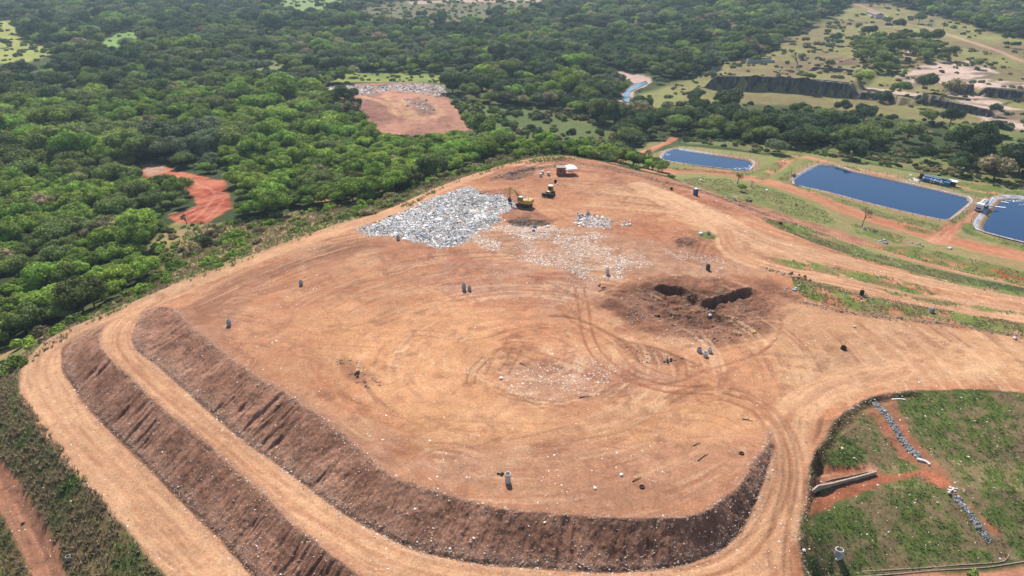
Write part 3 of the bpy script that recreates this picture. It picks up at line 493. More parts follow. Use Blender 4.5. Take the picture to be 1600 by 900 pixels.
# general relief of natural ground
nat = (ZONE == 0); BUMP += nat * 1.2 * (fbm(VX, VY, 22, 3, 212) - .5) * sstep(180, 330, VY)
m_ = np.nonzero(ZONE == 4)[0]; CL[m_] *= (.82 + .4 * fbm(VX[m_], VY[m_] * .6, 7, 5, 320, .7))[:, None]; cr = sstep(.52, .66, fbm(VX[m_] * .35 + VY[m_] * .2, VY[m_], 2.2, 4, 321, .7)); CL[m_] *= (1 - .25 * cr)[:, None]; BUMP[m_] += .5 * (fbm(VX[m_], VY[m_], 5, 3, 322) - .5)
m_ = ZONE == 1; CL[m_] *= np.array([1.02, 1.08, 1.11]); m_ = ZONE == 2; CL[m_] *= np.array([1.08, 1.14, 1.17])
m_ = np.nonzero(ZONE == 2)[0]; BUMP[m_] += .30 * (fbm(VX[m_], VY[m_], .7, 3, 310, .75) - .5) + .22 * (fbm(VX[m_], VY[m_], 2.3, 3, 311) - .5); cr = sstep(.56, .66, fbm(VX[m_], VY[m_], .8, 4, 312, .75)); CL[m_] *= (1 - .3 * cr)[:, None]
k, w, d, arc, sd = stroke(WP([(1263, 850), (1262, 806), (1274, 770), (1276, 740), (1291, 706), (1313, 668), (1338, 644), (1370, 627), (1431, 617)], 3), 1.0, S(116, 86, 64), .75, .5, 1.0, 313); BUMP[k] -= w * .35 * (.4 + 1.1 * fbm(VX[k], VY[k], 1.3, 3, 314))  # ledge on the planted slope: dark soil, with its deep shadow painted into the colour
VZ += BUMP
VZ += (VPD > 0) * 0

# ------------------------------------------------------------------ ground height at any point of the finished terrain
def ZS(x, y):
    x = np.atleast_1d(np.asarray(x, float)); y = np.atleast_1d(np.asarray(y, float))
    r = np.clip(np.interp(y, ROWY, np.arange(NR)), 0, NR - 1.001); ri = r.astype(int); rf = r - ri
    z = 0
    for a, wgt in ((0, 1 - rf), (1, rf)):
        t = x / ROWD[ri + a]; c = np.clip(np.interp(t, TC, np.arange(NC)), 0, NC - 1.001); ci = c.astype(int); cf = c - ci
        b = (ri + a) * NC + ci; z = z + wgt * (VZ[b] * (1 - cf) + VZ[b + 1] * cf)
    return z

# ------------------------------------------------------------------ materials
def mat(name, build=None, color=None, rough=.8, metal=0, spec=.3, noise=0, nscale=2.0, bump=0):
    m = bpy.data.materials.new(name); m.use_nodes = True; nt = m.node_tree; b = nt.nodes["Principled BSDF"]
    b.inputs["Roughness"].default_value = rough; b.inputs["Metallic"].default_value = metal; b.inputs["Specular IOR Level"].default_value = spec
    if color is not None:
        b.inputs["Base Color"].default_value = (*color, 1)
        if noise:
            tc = nt.nodes.new("ShaderNodeTexCoord"); nz = nt.nodes.new("ShaderNodeTexNoise"); nz.inputs["Scale"].default_value = nscale; nz.inputs["Detail"].default_value = 6
            rp = nt.nodes.new("ShaderNodeValToRGB"); rp.color_ramp.elements[0].position = .35; rp.color_ramp.elements[1].position = .68
            c = np.array(color); rp.color_ramp.elements[0].color = (*(c * (1 - noise)), 1); rp.color_ramp.elements[1].color = (*np.minimum(c * (1 + noise), 1), 1)
            nt.links.new(tc.outputs["Object"], nz.inputs[0]); nt.links.new(nz.outputs[0], rp.inputs[0]); nt.links.new(rp.outputs[0], b.inputs["Base Color"])
            if bump:
                bp = nt.nodes.new("ShaderNodeBump"); bp.inputs["Strength"].default_value = bump; bp.inputs["Distance"].default_value = .05
                nt.links.new(nz.outputs[0], bp.inputs["Height"]); nt.links.new(bp.outputs[0], b.inputs["Normal"])
    if build: build(nt, b)
    return m
def _earth(nt, b):
    N = nt.nodes.new; L = nt.links.new
    at = N("ShaderNodeAttribute"); at.attribute_name = "Col"; geo = N("ShaderNodeNewGeometry")
    def nz(sc, det, rg=.6):
        n = N("ShaderNodeTexNoise"); n.inputs["Scale"].default_value = sc; n.inputs["Detail"].default_value = det; n.inputs["Roughness"].default_value = rg; L(geo.outputs["Position"], n.inputs["Vector"]); return n
    a, c, f = nz(.45, 6), nz(2.6, 5, .7), nz(.05, 3)
    m1 = N("ShaderNodeMapRange"); m1.inputs[1].default_value = .25; m1.inputs[2].default_value = .75; m1.inputs[3].default_value = .8; m1.inputs[4].default_value = 1.18; L(a.outputs[0], m1.inputs[0])
    m2 = N("ShaderNodeMapRange"); m2.inputs[1].default_value = .25; m2.inputs[2].default_value = .75; m2.inputs[3].default_value = .66; m2.inputs[4].default_value = 1.30; L(c.outputs[0], m2.inputs[0])
    m3 = N("ShaderNodeMapRange"); m3.inputs[1].default_value = .3; m3.inputs[2].default_value = .7; m3.inputs[3].default_value = .9; m3.inputs[4].default_value = 1.1; L(f.outputs[0], m3.inputs[0])
    mu = N("ShaderNodeMath"); mu.operation = 'MULTIPLY'; L(m1.outputs[0], mu.inputs[0]); L(m2.outputs[0], mu.inputs[1])
    mv = N("ShaderNodeMath"); mv.operation = 'MULTIPLY'; L(mu.outputs[0], mv.inputs[0]); L(m3.outputs[0], mv.inputs[1])
    h = nz(8.5, 3, .7); m4 = N("ShaderNodeMapRange"); m4.inputs[1].default_value = .25; m4.inputs[2].default_value = .75; m4.inputs[3].default_value = .62; m4.inputs[4].default_value = 1.36; L(h.outputs[0], m4.inputs[0])
    mw = N("ShaderNodeMath"); mw.operation = 'MULTIPLY'; L(mv.outputs[0], mw.inputs[0]); L(m4.outputs[0], mw.inputs[1]); mv = mw
    vm = N("ShaderNodeVectorMath"); vm.operation = 'SCALE'; L(at.outputs["Color"], vm.inputs[0]); L(mv.outputs[0], vm.inputs["Scale"]); L(vm.outputs[0], b.inputs["Base Color"])
    ad = N("ShaderNodeMath"); ad.operation = 'MULTIPLY_ADD'; ad.inputs[1].default_value = .35; L(c.outputs[0], ad.inputs[0]); L(a.outputs[0], ad.inputs[2])
    bp = N("ShaderNodeBump"); bp.inputs["Strength"].default_value = .7; bp.inputs["Distance"].default_value = .14; L(ad.outputs[0], bp.inputs["Height"]); L(bp.outputs[0], b.inputs["Normal"])
EARTH = mat("bare_earth", _earth, rough=.95, spec=.08)

def tag(o, label=None, cat=None, group=None, kind=None):
    if label: o['label'] = label
    if cat: o['category'] = cat
    if group: o['group'] = group
    if kind: o['kind'] = kind
    return o
def mesh_np(name, V, Fq, material, colors=None, parent=None, smooth=False, nside=4):
    me = bpy.data.meshes.new(name); V = np.asarray(V, np.float32); Fq = np.asarray(Fq, np.int32); n = len(Fq); s = Fq.shape[1] if n else nside
    me.vertices.add(len(V)); me.vertices.foreach_set("co", V.ravel())
    me.loops.add(n * s); me.loops.foreach_set("vertex_index", Fq.ravel()); me.polygons.add(n); me.polygons.foreach_set("loop_start", np.arange(0, n * s, s, dtype=np.int32))
    if smooth: me.polygons.foreach_set("use_smooth", np.ones(n, bool))
    else: me.polygons.foreach_set("use_smooth", np.zeros(n, bool))
    me.update(calc_edges=True)
    if colors is not None:
        ca = me.color_attributes.new("Col", 'FLOAT_COLOR', 'POINT'); c4 = np.ones((len(V), 4), np.float32); c4[:, :3] = colors; ca.data.foreach_set("color", c4.ravel())
    if material: me.materials.append(material)
    o = bpy.data.objects.new(name, me); COL.objects.link(o)
    if parent: o.parent = parent
    return o

gi = np.arange(NR * NC).reshape(NR, NC)
Q = np.stack([gi[:-1, :-1].ravel(), gi[:-1, 1:].ravel(), gi[1:, 1:].ravel(), gi[1:, :-1].ravel()], 1)
VV = np.stack([VX, VY, VZ], 1)
G3 = VV.reshape(NR, NC, 3); du = np.gradient(G3, axis=1); dv = np.gradient(G3, axis=0); NN = np.cross(du, dv); NN /= np.linalg.norm(NN, axis=2, keepdims=True); NN = NN.reshape(-1, 3)
fz = ZONE[Q[:, 0]]
for zi, nm in ((0, "ground"), (1, "landfill_ground"), (2, "embankment"), (3, "dirt_road"), (4, "bare_soil_clearing")):
    q = Q[fz == zi]; used = np.unique(q); remap = np.zeros(NR * NC, np.int32); remap[used] = np.arange(len(used))
    o = mesh_np(nm, VV[used], remap[q], EARTH, CL[used], smooth=True); o.data.normals_split_custom_set_from_vertices(NN[used].tolist()); tag(o, kind="structure")
del G3, du, dv, Q
# water
def _water(nt, b):
    tc = nt.nodes.new("ShaderNodeNewGeometry"); nz = nt.nodes.new("ShaderNodeTexNoise"); nz.inputs["Scale"].default_value = .9; nz.inputs["Detail"].default_value = 4
    bp = nt.nodes.new("ShaderNodeBump"); bp.inputs["Strength"].default_value = .12; bp.inputs["Distance"].default_value = .1
    nt.links.new(tc.outputs["Position"], nz.inputs["Vector"]); nt.links.new(nz.outputs[0], bp.inputs["Height"]); nt.links.new(bp.outputs[0], b.inputs["Normal"])
HZ = None
WATER = mat("pond_water", _water, color=(.003, .030, .088), rough=.07, spec=.24)
RIVW = mat("river_water", _water, color=(.10, .16, .22), rough=.15, spec=.5)
LINER = mat("pond_liner", color=(.34, .335, .36), rough=.5, noise=.35, nscale=.6)
def flat_poly(name, P, z, material):
    from mathutils.geometry import tessellate_polygon
    me = bpy.data.meshes.new(name); me.from_pydata([(x, y, z) for x, y in P], [], [list(range(len(P)))]); me.materials.append(material)
    o = bpy.data.objects.new(name, me); COL.objects.link(o); return o
def offset_poly(P, d):
    P = np.array(P); n = len(P); t = np.roll(P, -1, 0) - np.roll(P, 1, 0); nr = np.stack([-t[:, 1], t[:, 0]], 1) / (np.hypot(t[:, 0], t[:, 1])[:, None] + 1e-9)
    ar = .5 * np.sum(P[:, 0] * np.roll(P[:, 1], -1) - np.roll(P[:, 0], -1) * P[:, 1]); return P + nr * d * (1 if ar > 0 else -1)
pond_info = []
for i, (pp, pz) in enumerate(PONDS):
    P = WZ(pp + [pp[0]], pz, 3)[:-1]
    flat_poly("pond_water", [tuple(q) for q in offset_poly(P, .3)], pz - .42, WATER); tag(bpy.context.scene.objects[-1] if False else COL.objects[-1], kind="structure")
    n = len(P); rings = [(offset_poly(P, -.45), pz + .03), (offset_poly(P, -.15), pz + .08), (offset_poly(P, .3), pz - .2), (offset_poly(P, 1.6), pz - 1.1)]
    if i == 2: rings[0] = (offset_poly(P, -2.2), pz + .35); rings[1] = (offset_poly(P, -1.6), pz + .4)
    V = np.concatenate([np.column_stack([r, np.full(n, z)]) for r, z in rings]); Fq = [(a * n + j, a * n + (j + 1) % n, (a + 1) * n + (j + 1) % n, (a + 1) * n + j) for a in range(3) for j in range(n)]
    o = mesh_np("pond_liner", V, Fq, LINER, smooth=False)
    tag(o, ["pale membrane edging around the smallest pond beside the shrub belt", "pale grey membrane edging around the long middle pond", "wide wrinkled grey membrane bank of the pond beside the parked truck"][i], "pond liner", kind="thing")
    pond_info.append((P, pz))
RP = WP([(985, 128), (998, 128), (1010, 124), (1013, 129), (996, 136), (985, 142), (984, 152), (986, 158), (980, 160), (972, 156), (974, 146), (980, 138), (990, 133)])
flat_poly("river", RP, float(np.median(ZS([p[0] for p in RP], [p[1] for p in RP]))) + .25, RIVW); tag(COL.objects[-1], kind="structure")
# ------------------------------------------------------------------ foliage
def leafmat(name, c, var=.42):
    def b_(nt, b):
        N = nt.nodes.new; L = nt.links.new
        oi = N("ShaderNodeObjectInfo"); geo = N("ShaderNodeNewGeometry"); nz = N("ShaderNodeTexNoise"); nz.inputs["Scale"].default_value = .35; nz.inputs["Detail"].default_value = 3
        L(geo.outputs["Position"], nz.inputs["Vector"])
        mr = N("ShaderNodeMapRange"); mr.inputs[3].default_value = 1 - var; mr.inputs[4].default_value = 1 + var; L(oi.outputs["Random"], mr.inputs[0])
        mn = N("ShaderNodeMapRange"); mn.inputs[1].default_value = .3; mn.inputs[2].default_value = .7; mn.inputs[3].default_value = .75; mn.inputs[4].default_value = 1.25; L(nz.outputs[0], mn.inputs[0])
        at = N("ShaderNodeAttribute"); at.attribute_name = "Col"
        m = N("ShaderNodeMath"); m.operation = 'MULTIPLY'; L(mr.outputs[0], m.inputs[0]); L(mn.outputs[0], m.inputs[1])
        hs = N("ShaderNodeHueSaturation"); L(at.outputs["Color"], hs.inputs["Color"]); L(m.outputs[0], hs.inputs["Value"])
        h = N("ShaderNodeMapRange"); h.inputs[3].default_value = .485; h.inputs[4].default_value = .515
        fr = N("ShaderNodeMath"); fr.operation = 'MULTIPLY'; fr.inputs[1].default_value = 7.3; L(oi.outputs["Random"], fr.inputs[0]); f2 = N("ShaderNodeMath"); f2.operation = 'FRACT'; L(fr.outputs[0], f2.inputs[0]); L(f2.outputs[0], h.inputs[0]); L(h.outputs[0], hs.inputs["Hue"])
        L(hs.outputs[0], b.inputs["Base Color"])
        tr = N("ShaderNodeBsdfTranslucent"); L(hs.outputs[0], tr.inputs[0]); mx = N("ShaderNodeMixShader"); mx.inputs[0].default_value = .27
        L(b.outputs[0], mx.inputs[1]); L(tr.outputs[0], mx.inputs[2]); L(mx.outputs[0], nt.nodes["Material Output"].inputs[0])
    return mat(name, b_, color=c, rough=.75, spec=.12)
LEAF = leafmat("leaves", (.06, .12, .03)); BARK = mat("bark", color=(.11, .085, .06), rough=.95, noise=.3, nscale=3)
ICO = None
def ico():
    t = (1 + 5 ** .5) / 2; v = np.array([(-1,t,0),(1,t,0),(-1,-t,0),(1,-t,0),(0,-1,t),(0,1,t),(0,-1,-t),(0,1,-t),(t,0,-1),(t,0,1),(-t,0,-1),(-t,0,1)], float); v /= np.linalg.norm(v[0])
    f = [(0,11,5),(0,5,1),(0,1,7),(0,7,10),(0,10,11),(1,5,9),(5,11,4),(11,10,2),(10,7,6),(7,1,8),(3,9,4),(3,4,2),(3,2,6),(3,6,8),(3,8,9),(4,9,5),(2,4,11),(6,2,10),(8,6,7),(9,8,1)]
    return v, np.array(f)
IV, IF = ico()
def crown_mesh(name, r, h, base, nl, nleaf, ls, col, seed, flat=1.0, lift=.45):
    """a crown: uneven lobes of leaf sprays around small inner masses; open at its edges"""
    g = np.random.default_rng(seed); C = []; R = []
    for i in range(nl):
        a = 2 * math.pi * (i * .618 + g.random() * .25); q = r * (.18 + .55 * math.sqrt((i + .5) / nl)) * (.85 + .3 * g.random())
        zz = base + h * (lift + .38 * (1 - (q / r) ** 2) * g.uniform(.6, 1.2)); C.append((q * math.cos(a), q * math.sin(a), zz)); R.append(r * g.uniform(.30, .46))
    C = np.array(C); R = np.array(R)
    V = []; Fq = []; K = []; nv = 0
    w = R ** 2 / (R ** 2).sum(); li = g.choice(nl, nleaf, p=w); d = g.normal(size=(nleaf, 3)); d[:, 2] = d[:, 2] * .9 + .25; d /= np.linalg.norm(d, axis=1)[:, None]
    rad = g.uniform(.78, 1.12, nleaf) + (g.random(nleaf) < .08) * .15
    P = C[li] + d * (R[li] * rad)[:, None] * np.array([1, 1, .85 * flat])
    dm = np.linalg.norm((P[:, None] - C[None]) / np.array([1, 1, .85 * flat]), axis=2) / R[None]; dm[np.arange(nleaf), li] = 9
    keep = (dm.min(1) > .82) & (P[:, 2] > base * .6); P = P[keep]; d = d[keep]; li = li[keep]; m = len(P)
    n = d * 1.0 + g.normal(size=(m, 3)) * .55; n /= np.linalg.norm(n, axis=1)[:, None]; u = np.cross(n, g.normal(size=(m, 3))); u /= np.linalg.norm(u, axis=1)[:, None]; v = np.cross(n, u)
    s = ls * g.uniform(.55, 1.3, m)[:, None]
    q = np.stack([P - u * s * .9 - v * s * .35, P + u * s * .2 - v * s * .75, P + u * s * .95 + v * s * .2, P - u * s * .1 + v * s * .7], 1) + n[:, None] * 0
    q[:, 0] += n * s * .25; V.append(q.reshape(-1, 3)); Fq.append(np.arange(m * 4).reshape(-1, 4)); lobe = g.uniform(.82, 1.2, nl)
    cc = np.asarray(col)[None] * (lobe[li] * g.uniform(.7, 1.35, m))[:, None]; yy = g.random(m) < .12; cc[yy] *= np.array([1.35, 1.2, .9]); K.append(np.repeat(cc, 4, 0)); nv = m * 4
    tri = []
    for i in range(nl):
        vv = IV * R[i] * .8 * g.uniform(.85, 1.15, (12, 1)) * np.array([1, 1, .85 * flat]) + C[i]; V.append(vv); K.append(np.tile(np.asarray(col) * lobe[i], (12, 1))); tri.append(IF + nv); nv += 12
    T = np.concatenate(tri); Fq.append(np.column_stack([T, T[:, 2]])[:, :4]) if False else None
    V = np.concatenate(V); K = np.concatenate(K); me = bpy.data.meshes.new(name)
    nq, ntv = len(Fq[0]), len(T); loops = np.concatenate([Fq[0].ravel(), T.ravel()]).astype(np.int32); ls_ = np.concatenate([np.arange(nq) * 4, nq * 4 + np.arange(ntv) * 3]).astype(np.int32)
    me.vertices.add(len(V)); me.vertices.foreach_set("co", V.astype(np.float32).ravel()); me.loops.add(len(loops)); me.loops.foreach_set("vertex_index", loops)
    me.polygons.add(nq + ntv); me.polygons.foreach_set("loop_start", ls_); me.update(calc_edges=True)
    ca = me.color_attributes.new("Col", 'FLOAT_COLOR', 'POINT'); c4 = np.ones((len(V), 4), np.float32); c4[:, :3] = K; ca.data.foreach_set("color", c4.ravel()); me.materials.append(LEAF); return me
def tube(V, Fc, p0, p1, r0, r1, n=7):
    p0 = np.array(p0, float); p1 = np.array(p1, float); d = p1 - p0; d /= np.linalg.norm(d) + 1e-9; a = np.cross(d, (0, 0, 1) if abs(d[2]) < .9 else (1, 0, 0)); a /= np.linalg.norm(a); b = np.cross(d, a); o = len(V)
    for p, r in ((p0, r0), (p1, r1)):
        for i in range(n): t = 2 * math.pi * i / n; V.append(tuple(p + a * r * math.cos(t) + b * r * math.sin(t)))
    for i in range(n): Fc.append((o + i, o + (i + 1) % n, o + n + (i + 1) % n, o + n + i))
    Fc.append(tuple(o + i for i in range(n))[::-1]); Fc.append(tuple(o + n + i for i in range(n)))
def trunk_mesh(name, h, r, seed, spread=2.4):
    g = random.Random(seed); V = []; Fc = []; k = (g.uniform(-.3, .3), g.uniform(-.3, .3), h * .55)
    tube(V, Fc, (0, 0, -.3), k, r, r * .75); tube(V, Fc, k, (k[0] * 1.4, k[1] * 1.4, h), r * .75, r * .3)
    for i in range(4): a = i * 1.6 + g.random(); tube(V, Fc, (k[0], k[1], k[2] * g.uniform(.7, 1.1)), (spread * math.cos(a), spread * math.sin(a), h * g.uniform(.85, 1.1)), r * .45, r * .15, 5)
    me = bpy.data.meshes.new(name); me.from_pydata(V, [], Fc); me.materials.append(BARK); return me
KC = {'bright': (.215, .305, .050), 'mid': (.165, .210, .058), 'dark': (.078, .118, .044), 'grey': (.138, .172, .088), 'dry': (.27, .225, .12)}
CM = {}
for kd, nv_ in (('bright', 5), ('mid', 4), ('dark', 4), ('grey', 2), ('dry', 2)):
    CM[kd] = [crown_mesh("crown", 4.1 + .5 * (i % 2) + .6 * (i > 2), 5.2 + 1.5 * (i > 2), 1.2, (9 + i) if i < 3 else 6, 2500 if kd != 'dry' else 1100, .285, KC[kd], 300 + 17 * i + ord(kd[0]), .9) for i in range(nv_)]
TM = [trunk_mesh("trunk", 4.6, .22, 10 + i) for i in range(3)]
BM = {kd: [crown_mesh("bush", 1.35, 1.5, 0.05, 4 + i, 330, .2, KC[kd], 500 + 13 * i + ord(kd[0]), .95, .06) for i in range(2)] for kd in ('bright', 'mid', 'grey', 'dry', 'dark')}

def inpoly(X, Y, P): return inside(X, Y, P)
bright_z = WP([(-260, 640), (-260, 185), (0, 178), (120, 160), (200, 168), (330, 128), (490, 142), (560, 190), (740, 203), (860, 232), (1045, 262), (1060, 300), (900, 262), (760, 300), (600, 360), (300, 480), (0, 640)])
grey_z = WP([(205, 222), (262, 208), (330, 216), (352, 236), (350, 266), (300, 262), (240, 252)])
right_all = WP([(1000, 150), (1640, 150), (1690, 320), (1560, 292), (1400, 262), (1235, 236), (1180, 240), (1050, 224), (1000, 205)])
belt = WP([(1000, 182), (1060, 176), (1140, 178), (1200, 188), (1300, 196), (1365, 200), (1385, 215), (1370, 238), (1280, 232), (1180, 224), (1100, 220), (1060, 212), (1010, 190)])
thicket = WP([(1380, 182), (1480, 192), (1600, 202), (1680, 215), (1680, 300), (1590, 288), (1440, 262), (1390, 240)])
quarry_w = WP([(1325, 82), (1350, 66), (1420, 62), (1470, 78), (1490, 95), (1420, 108), (1400, 118), (1350, 112)])
bamboo = WP([(880, 120), (940, 115), (965, 150), (980, 190), (930, 200), (880, 180)])
gap1 = WP([(330, 262), (352, 258), (368, 275), (372, 330), (362, 340), (350, 285)])
pond_area = WP([(1062, 292), (1030, 268), (1012, 246), (1000, 236), (1040, 215), (1075, 222), (1100, 228), (1200, 242), (1235, 236), (1400, 262), (1560, 292), (1720, 320), (1720, 640), (1280, 700), (1240, 480), (1160, 330), (1085, 294)])
left_gap = WP([(955, 262), (975, 240), (1030, 205), (1075, 215), (1040, 285)])
EXCL = [WP([(500, 150), (560, 165), (566, 215), (600, 226), (660, 230), (755, 222), (742, 203), (712, 168), (697, 150)]), WP([(230, 275), (300, 300), (290, 335), (262, 352), (300, 372), (362, 352), (372, 300), (350, 280)]),
        WP([(940, 106), (1025, 116), (1030, 140), (1012, 190), (965, 182), (955, 165), (975, 148), (985, 140), (980, 134), (945, 124)]), WP([(1090, 140), (1345, 152), (1400, 166), (1560, 186), (1560, 196), (1400, 178), (1260, 166), (1090, 158)]), WP([(705, 160), (745, 170), (880, 174), (960, 205), (990, 235), (985, 262), (900, 243), (800, 226), (748, 216)])]
fld2 = EXCL[-1]; EXCL.append(WP([(-20, 30), (42, 35), (30, 58), (84, 80), (95, 100), (60, 120), (-20, 122)])); EXCL.append(WP([(158, 66), (224, 55), (226, 70), (166, 95)]))
def tree_field(X, Y):
    d = np.full(X.shape, .93); kd = np.full(X.shape, 3, int)     # 0 bright 1 mid 2 dark 3 mix 4 grey
    n = fbm(X, Y, 45, 3, 401); kd = np.where(n > .5, 2, 1); kd = np.where(n < .40, 4, kd); nz_ = np.random.default_rng(9).random(X.shape); kd = np.where(nz_ < .12, 0, np.where(nz_ < .22, 1, np.where(nz_ > .955, 5, kd)))
    d = np.where(fbm(X, Y, 70, 3, 402) > .64, .35, d)
    nb = fbm(X, Y, 28, 2, 403)
    b = inpoly(X, Y, bright_z); kd = np.where(b, np.where(nb > .6, 1, np.where(nz_ > .98, 5, 0)), kd); d = np.where(b, .97, d)
    g = inpoly(X, Y, grey_z); kd = np.where(g, 4, kd)
    for P in past_far + [past_r]: d = np.where(inpoly(X, Y, P), .018, d)
    d = np.where(inpoly(X, Y, low_fields), .10, d); d = np.where(inpoly(X, Y, fld_g), .02, d)
    m = inpoly(X, Y, right_all); d = np.where(m, .05, d); m = inpoly(X, Y, belt); d = np.where(m, np.where(fbm(X, Y, 16, 2, 405) > .4, .72, .2), d); kd = np.where(m, np.where(nb > .45, 2, 1), kd)
    m = inpoly(X, Y, thicket); d = np.where(m, np.where(nb > .56, .22, .04), d); kd = np.where(m, np.where(nb > .55, 2, 1), kd)
    m = inpoly(X, Y, quarry_w); d = np.where(m, np.where(nb > .45, .5, .12), d); kd = np.where(m, 1, kd)
    rdd, _, _ = seg_dist(X, Y, WP([(1336,6),(1375,20),(1412,36),(1450,44),(1500,60),(1560,80),(1600,96),(1700,130)], 3)); d = np.where(rdd < 10, 0, d)
    for P in EXCL: d = np.where(inpoly(X, Y, P), 0, d)
    for P in (far_tip, red_clear, strip_poly, pond_area, bank_poly, riv, gap1): d = np.where(inpoly(X, Y, P), 0, d)
    dd, _, _ = seg_dist(X, Y, dirt_poly + [dirt_poly[0]]); d = np.where(inpoly(X, Y, dirt_poly) | (dd < 4.5), 0, d)
    dd, _, _ = seg_dist(X, Y, far_tip + [far_tip[0]]); d = np.where(dd < 3.5, 0, d)
    dd, _, _ = seg_dist(X, Y, red_clear + [red_clear[0]]); d = np.where(dd < 3.0, 0, d)
    d = np.where((Y < 95) | ((X < 0) & (Y < 118) & (X > -105)), 0, d)
    d = np.where((X > 0) & (Y < 215), 0, d); d = np.where(inpoly(X, Y, left_gap), 0, d)
    return d, kd
def jgrid(y0, y1, s, half, seed):
    g = np.random.default_rng(seed); ny = int((y1 - y0) / s); out = []
    for j in range(ny):
        y = y0 + (j + .5) * s; w = .80 * (y * CP + 40) * half; n = int(2 * w / s); x = -w + (np.arange(n) + .5 + .5 * (j % 2)) * s
        out.append(np.stack([x + g.uniform(-.38, .38, n) * s, y + g.uniform(-.38, .38, n) * s], 1))
    return np.concatenate(out)
P = np.concatenate([jgrid(95, 345, 4.9, 1.12, 61), jgrid(345, 800, 7.2, 1.06, 62), jgrid(800, 1900, 9.5, 1.03, 63)])
d, kd = tree_field(P[:, 0], P[:, 1]); keep = rng.random(len(P)) < d; P = P[keep]; kd = kd[keep]
tz = ZS(P[:, 0], P[:, 1]); dist = np.hypot(P[:, 0], P[:, 1]); sc = np.clip(np.exp(rng.normal(.0, .27, len(P))), .55, 1.75) * np.where(dist > 345, 1.18, 1.0) * np.where(dist > 800, 1.22, 1)
brz = inpoly(P[:, 0], P[:, 1], bright_z) & (dist < 345); sc = np.where(brz, sc * .8, sc); small = (rng.random(len(P)) < .18); sc = np.where(small, sc * .7, sc)
lone = [  # surveyed single trees: px, py of the foot, scale, kind, label
    (318, 388, .62, 'mid', "dark rounded tree standing alone in the dry strip below the red clearing"),
    (1435, 37, 1.5, 'dark', "lone round tree beside the dirt road across the upper pasture"),
    (1356, 60, 1.7, 'dark', "tall dark tree at the pasture edge below the farm roofs"),
    (1304, 72, 1.15, 'dark', "small dark tree in open pasture left of the pair below the farm roofs"),
    (1552, 212, 1.2, 'dark', "spreading dark tree at the right edge of the thicket, trunk showing"),
    (1483, 198, 1.35, 'dark', "wide flat-topped tree in front of the low quarry ledge"),
    (1082, 165, 1.2, 'dark', "wide dark tree standing clear in front of the long quarry face"),
    (1000, 184, 1.5, 'dark', "large dark tree beside the river sandbank"),
    (1158, 299, .36, 'bright', "small bright green tree between the haul road and the first pond"),
    (1567, 243, .55, 'dark', "narrow dark shrubby tree in the rough grass right of the thicket"),
    (11, 74, 1.1, 'mid', "single tree on the bright meadow at the upper left"),
    (1262, 216, 1.3, 'dark', "tall dark vine-hung tree in front of the belt above the ponds"),
    (1390, 90, .9, 'dark', "dark tree among the bushes above the pale quarry rock")]
fx, fy = project(P[:, 0], P[:, 1], tz); inview = (fx > -25) & (fx < 1625) & (fy > -5) & (fy < 920)
score = np.where(inview, sc / dist, -1); order = np.argsort(-score); nind = 285; ind = order[:nind]; rest = order[nind:]
def make_tree(x, y, z, s, kd_, i, label, group, name="leafy_tree"):
    e = bpy.data.objects.new(name, None); COL.objects.link(e); e.location = (x, y, z); e.scale = (s, s, s * rng.uniform(.9, 1.12)); e.rotation_euler = (0, 0, rng.uniform(0, 6.28)); e.empty_display_size = .5
    tag(e, label, "tree", group)
    t = bpy.data.objects.new("trunk", TM[i % 3]); COL.objects.link(t); t.parent = e
    c = bpy.data.objects.new("crown", CM[kd_][i % len(CM[kd_])]); COL.objects.link(c); c.parent = e
    return c
KN = ['bright', 'mid', 'dark', 'mid', 'grey', 'dry']
regs = [("left of the red clearing", lambda x, y: x < 235), ("around the red clearing", lambda x, y: x < 420), ("between the red clearing and the far tip", lambda x, y: x < 640), ("behind the fresh waste", lambda x, y: x < 800), ("behind the far rim of the landfill", lambda x, y: x < 1060), ("beyond the ponds", lambda x, y: True)]
KW = {'bright': 'bright green feathery', 'mid': 'mid green bushy', 'dark': 'dark green dense', 'grey': 'pale grey-green broad-leaved', 'dry': 'brownish thin-leaved'}
src = {k: [] for k in CM}
for n_, j in enumerate(ind):
    k_ = KN[kd[j]]; px, py = fx[j], fy[j]; rg = next(r for r, f in regs if f(px, py)); sz = "small" if sc[j] < .8 else ("large" if sc[j] > 1.08 else "middling")
    lab = f"{sz} {KW[k_]} tree in the wood {rg}"
    c = make_tree(P[j, 0], P[j, 1], tz[j] - .3, sc[j], k_, n_, lab, f"{KW[k_]} trees in the wood {rg}")
    if len(src[k_]) < 4 and c.data not in [q.data for q in src[k_]]: src[k_].append(c)
for i, (a, b, s, k_, lab) in enumerate(lone):
    x, y = [float(q[0]) for q in W(a, b)]; z = float(ZS(x, y)[0]); c = make_tree(x, y, z, s, k_, i, lab, None, "lone_tree")
    if c.data not in [q.data for q in src[k_]]: src[k_].append(c)
hl_ = np.array(smooth_line([(815, 244, -4), (860, 238, -5), (900, 240, -5), (950, 249, -6), (1000, 263, -6), (1042, 279, -6)], 6)); hx, hy = unproj(hl_[:, 0], hl_[:, 1], hl_[:, 2])
HL = np.r_[0, np.cumsum(np.hypot(np.diff(hx), np.diff(hy)))]; ii = 0
for row in range(3):
    for s_ in np.arange(row, HL[-1], 3.9):
        x = float(np.interp(s_, HL, hx)) + rng.normal(0, .7); y = float(np.interp(s_, HL, hy)) + row * 4.2 + rng.normal(0, .7); ii += 1; b = ii % 3 == 0
        make_tree(x, y, float(ZS(x, y)[0]) - .2, rng.uniform(.5, .74), 'bright' if not b else 'mid', ii, "low bright tree in the hedge-like row behind the far rim" if not b else "low duller tree in the hedge-like row behind the far rim", "low trees in the row behind the far rim, " + ("duller" if b else "bright"))
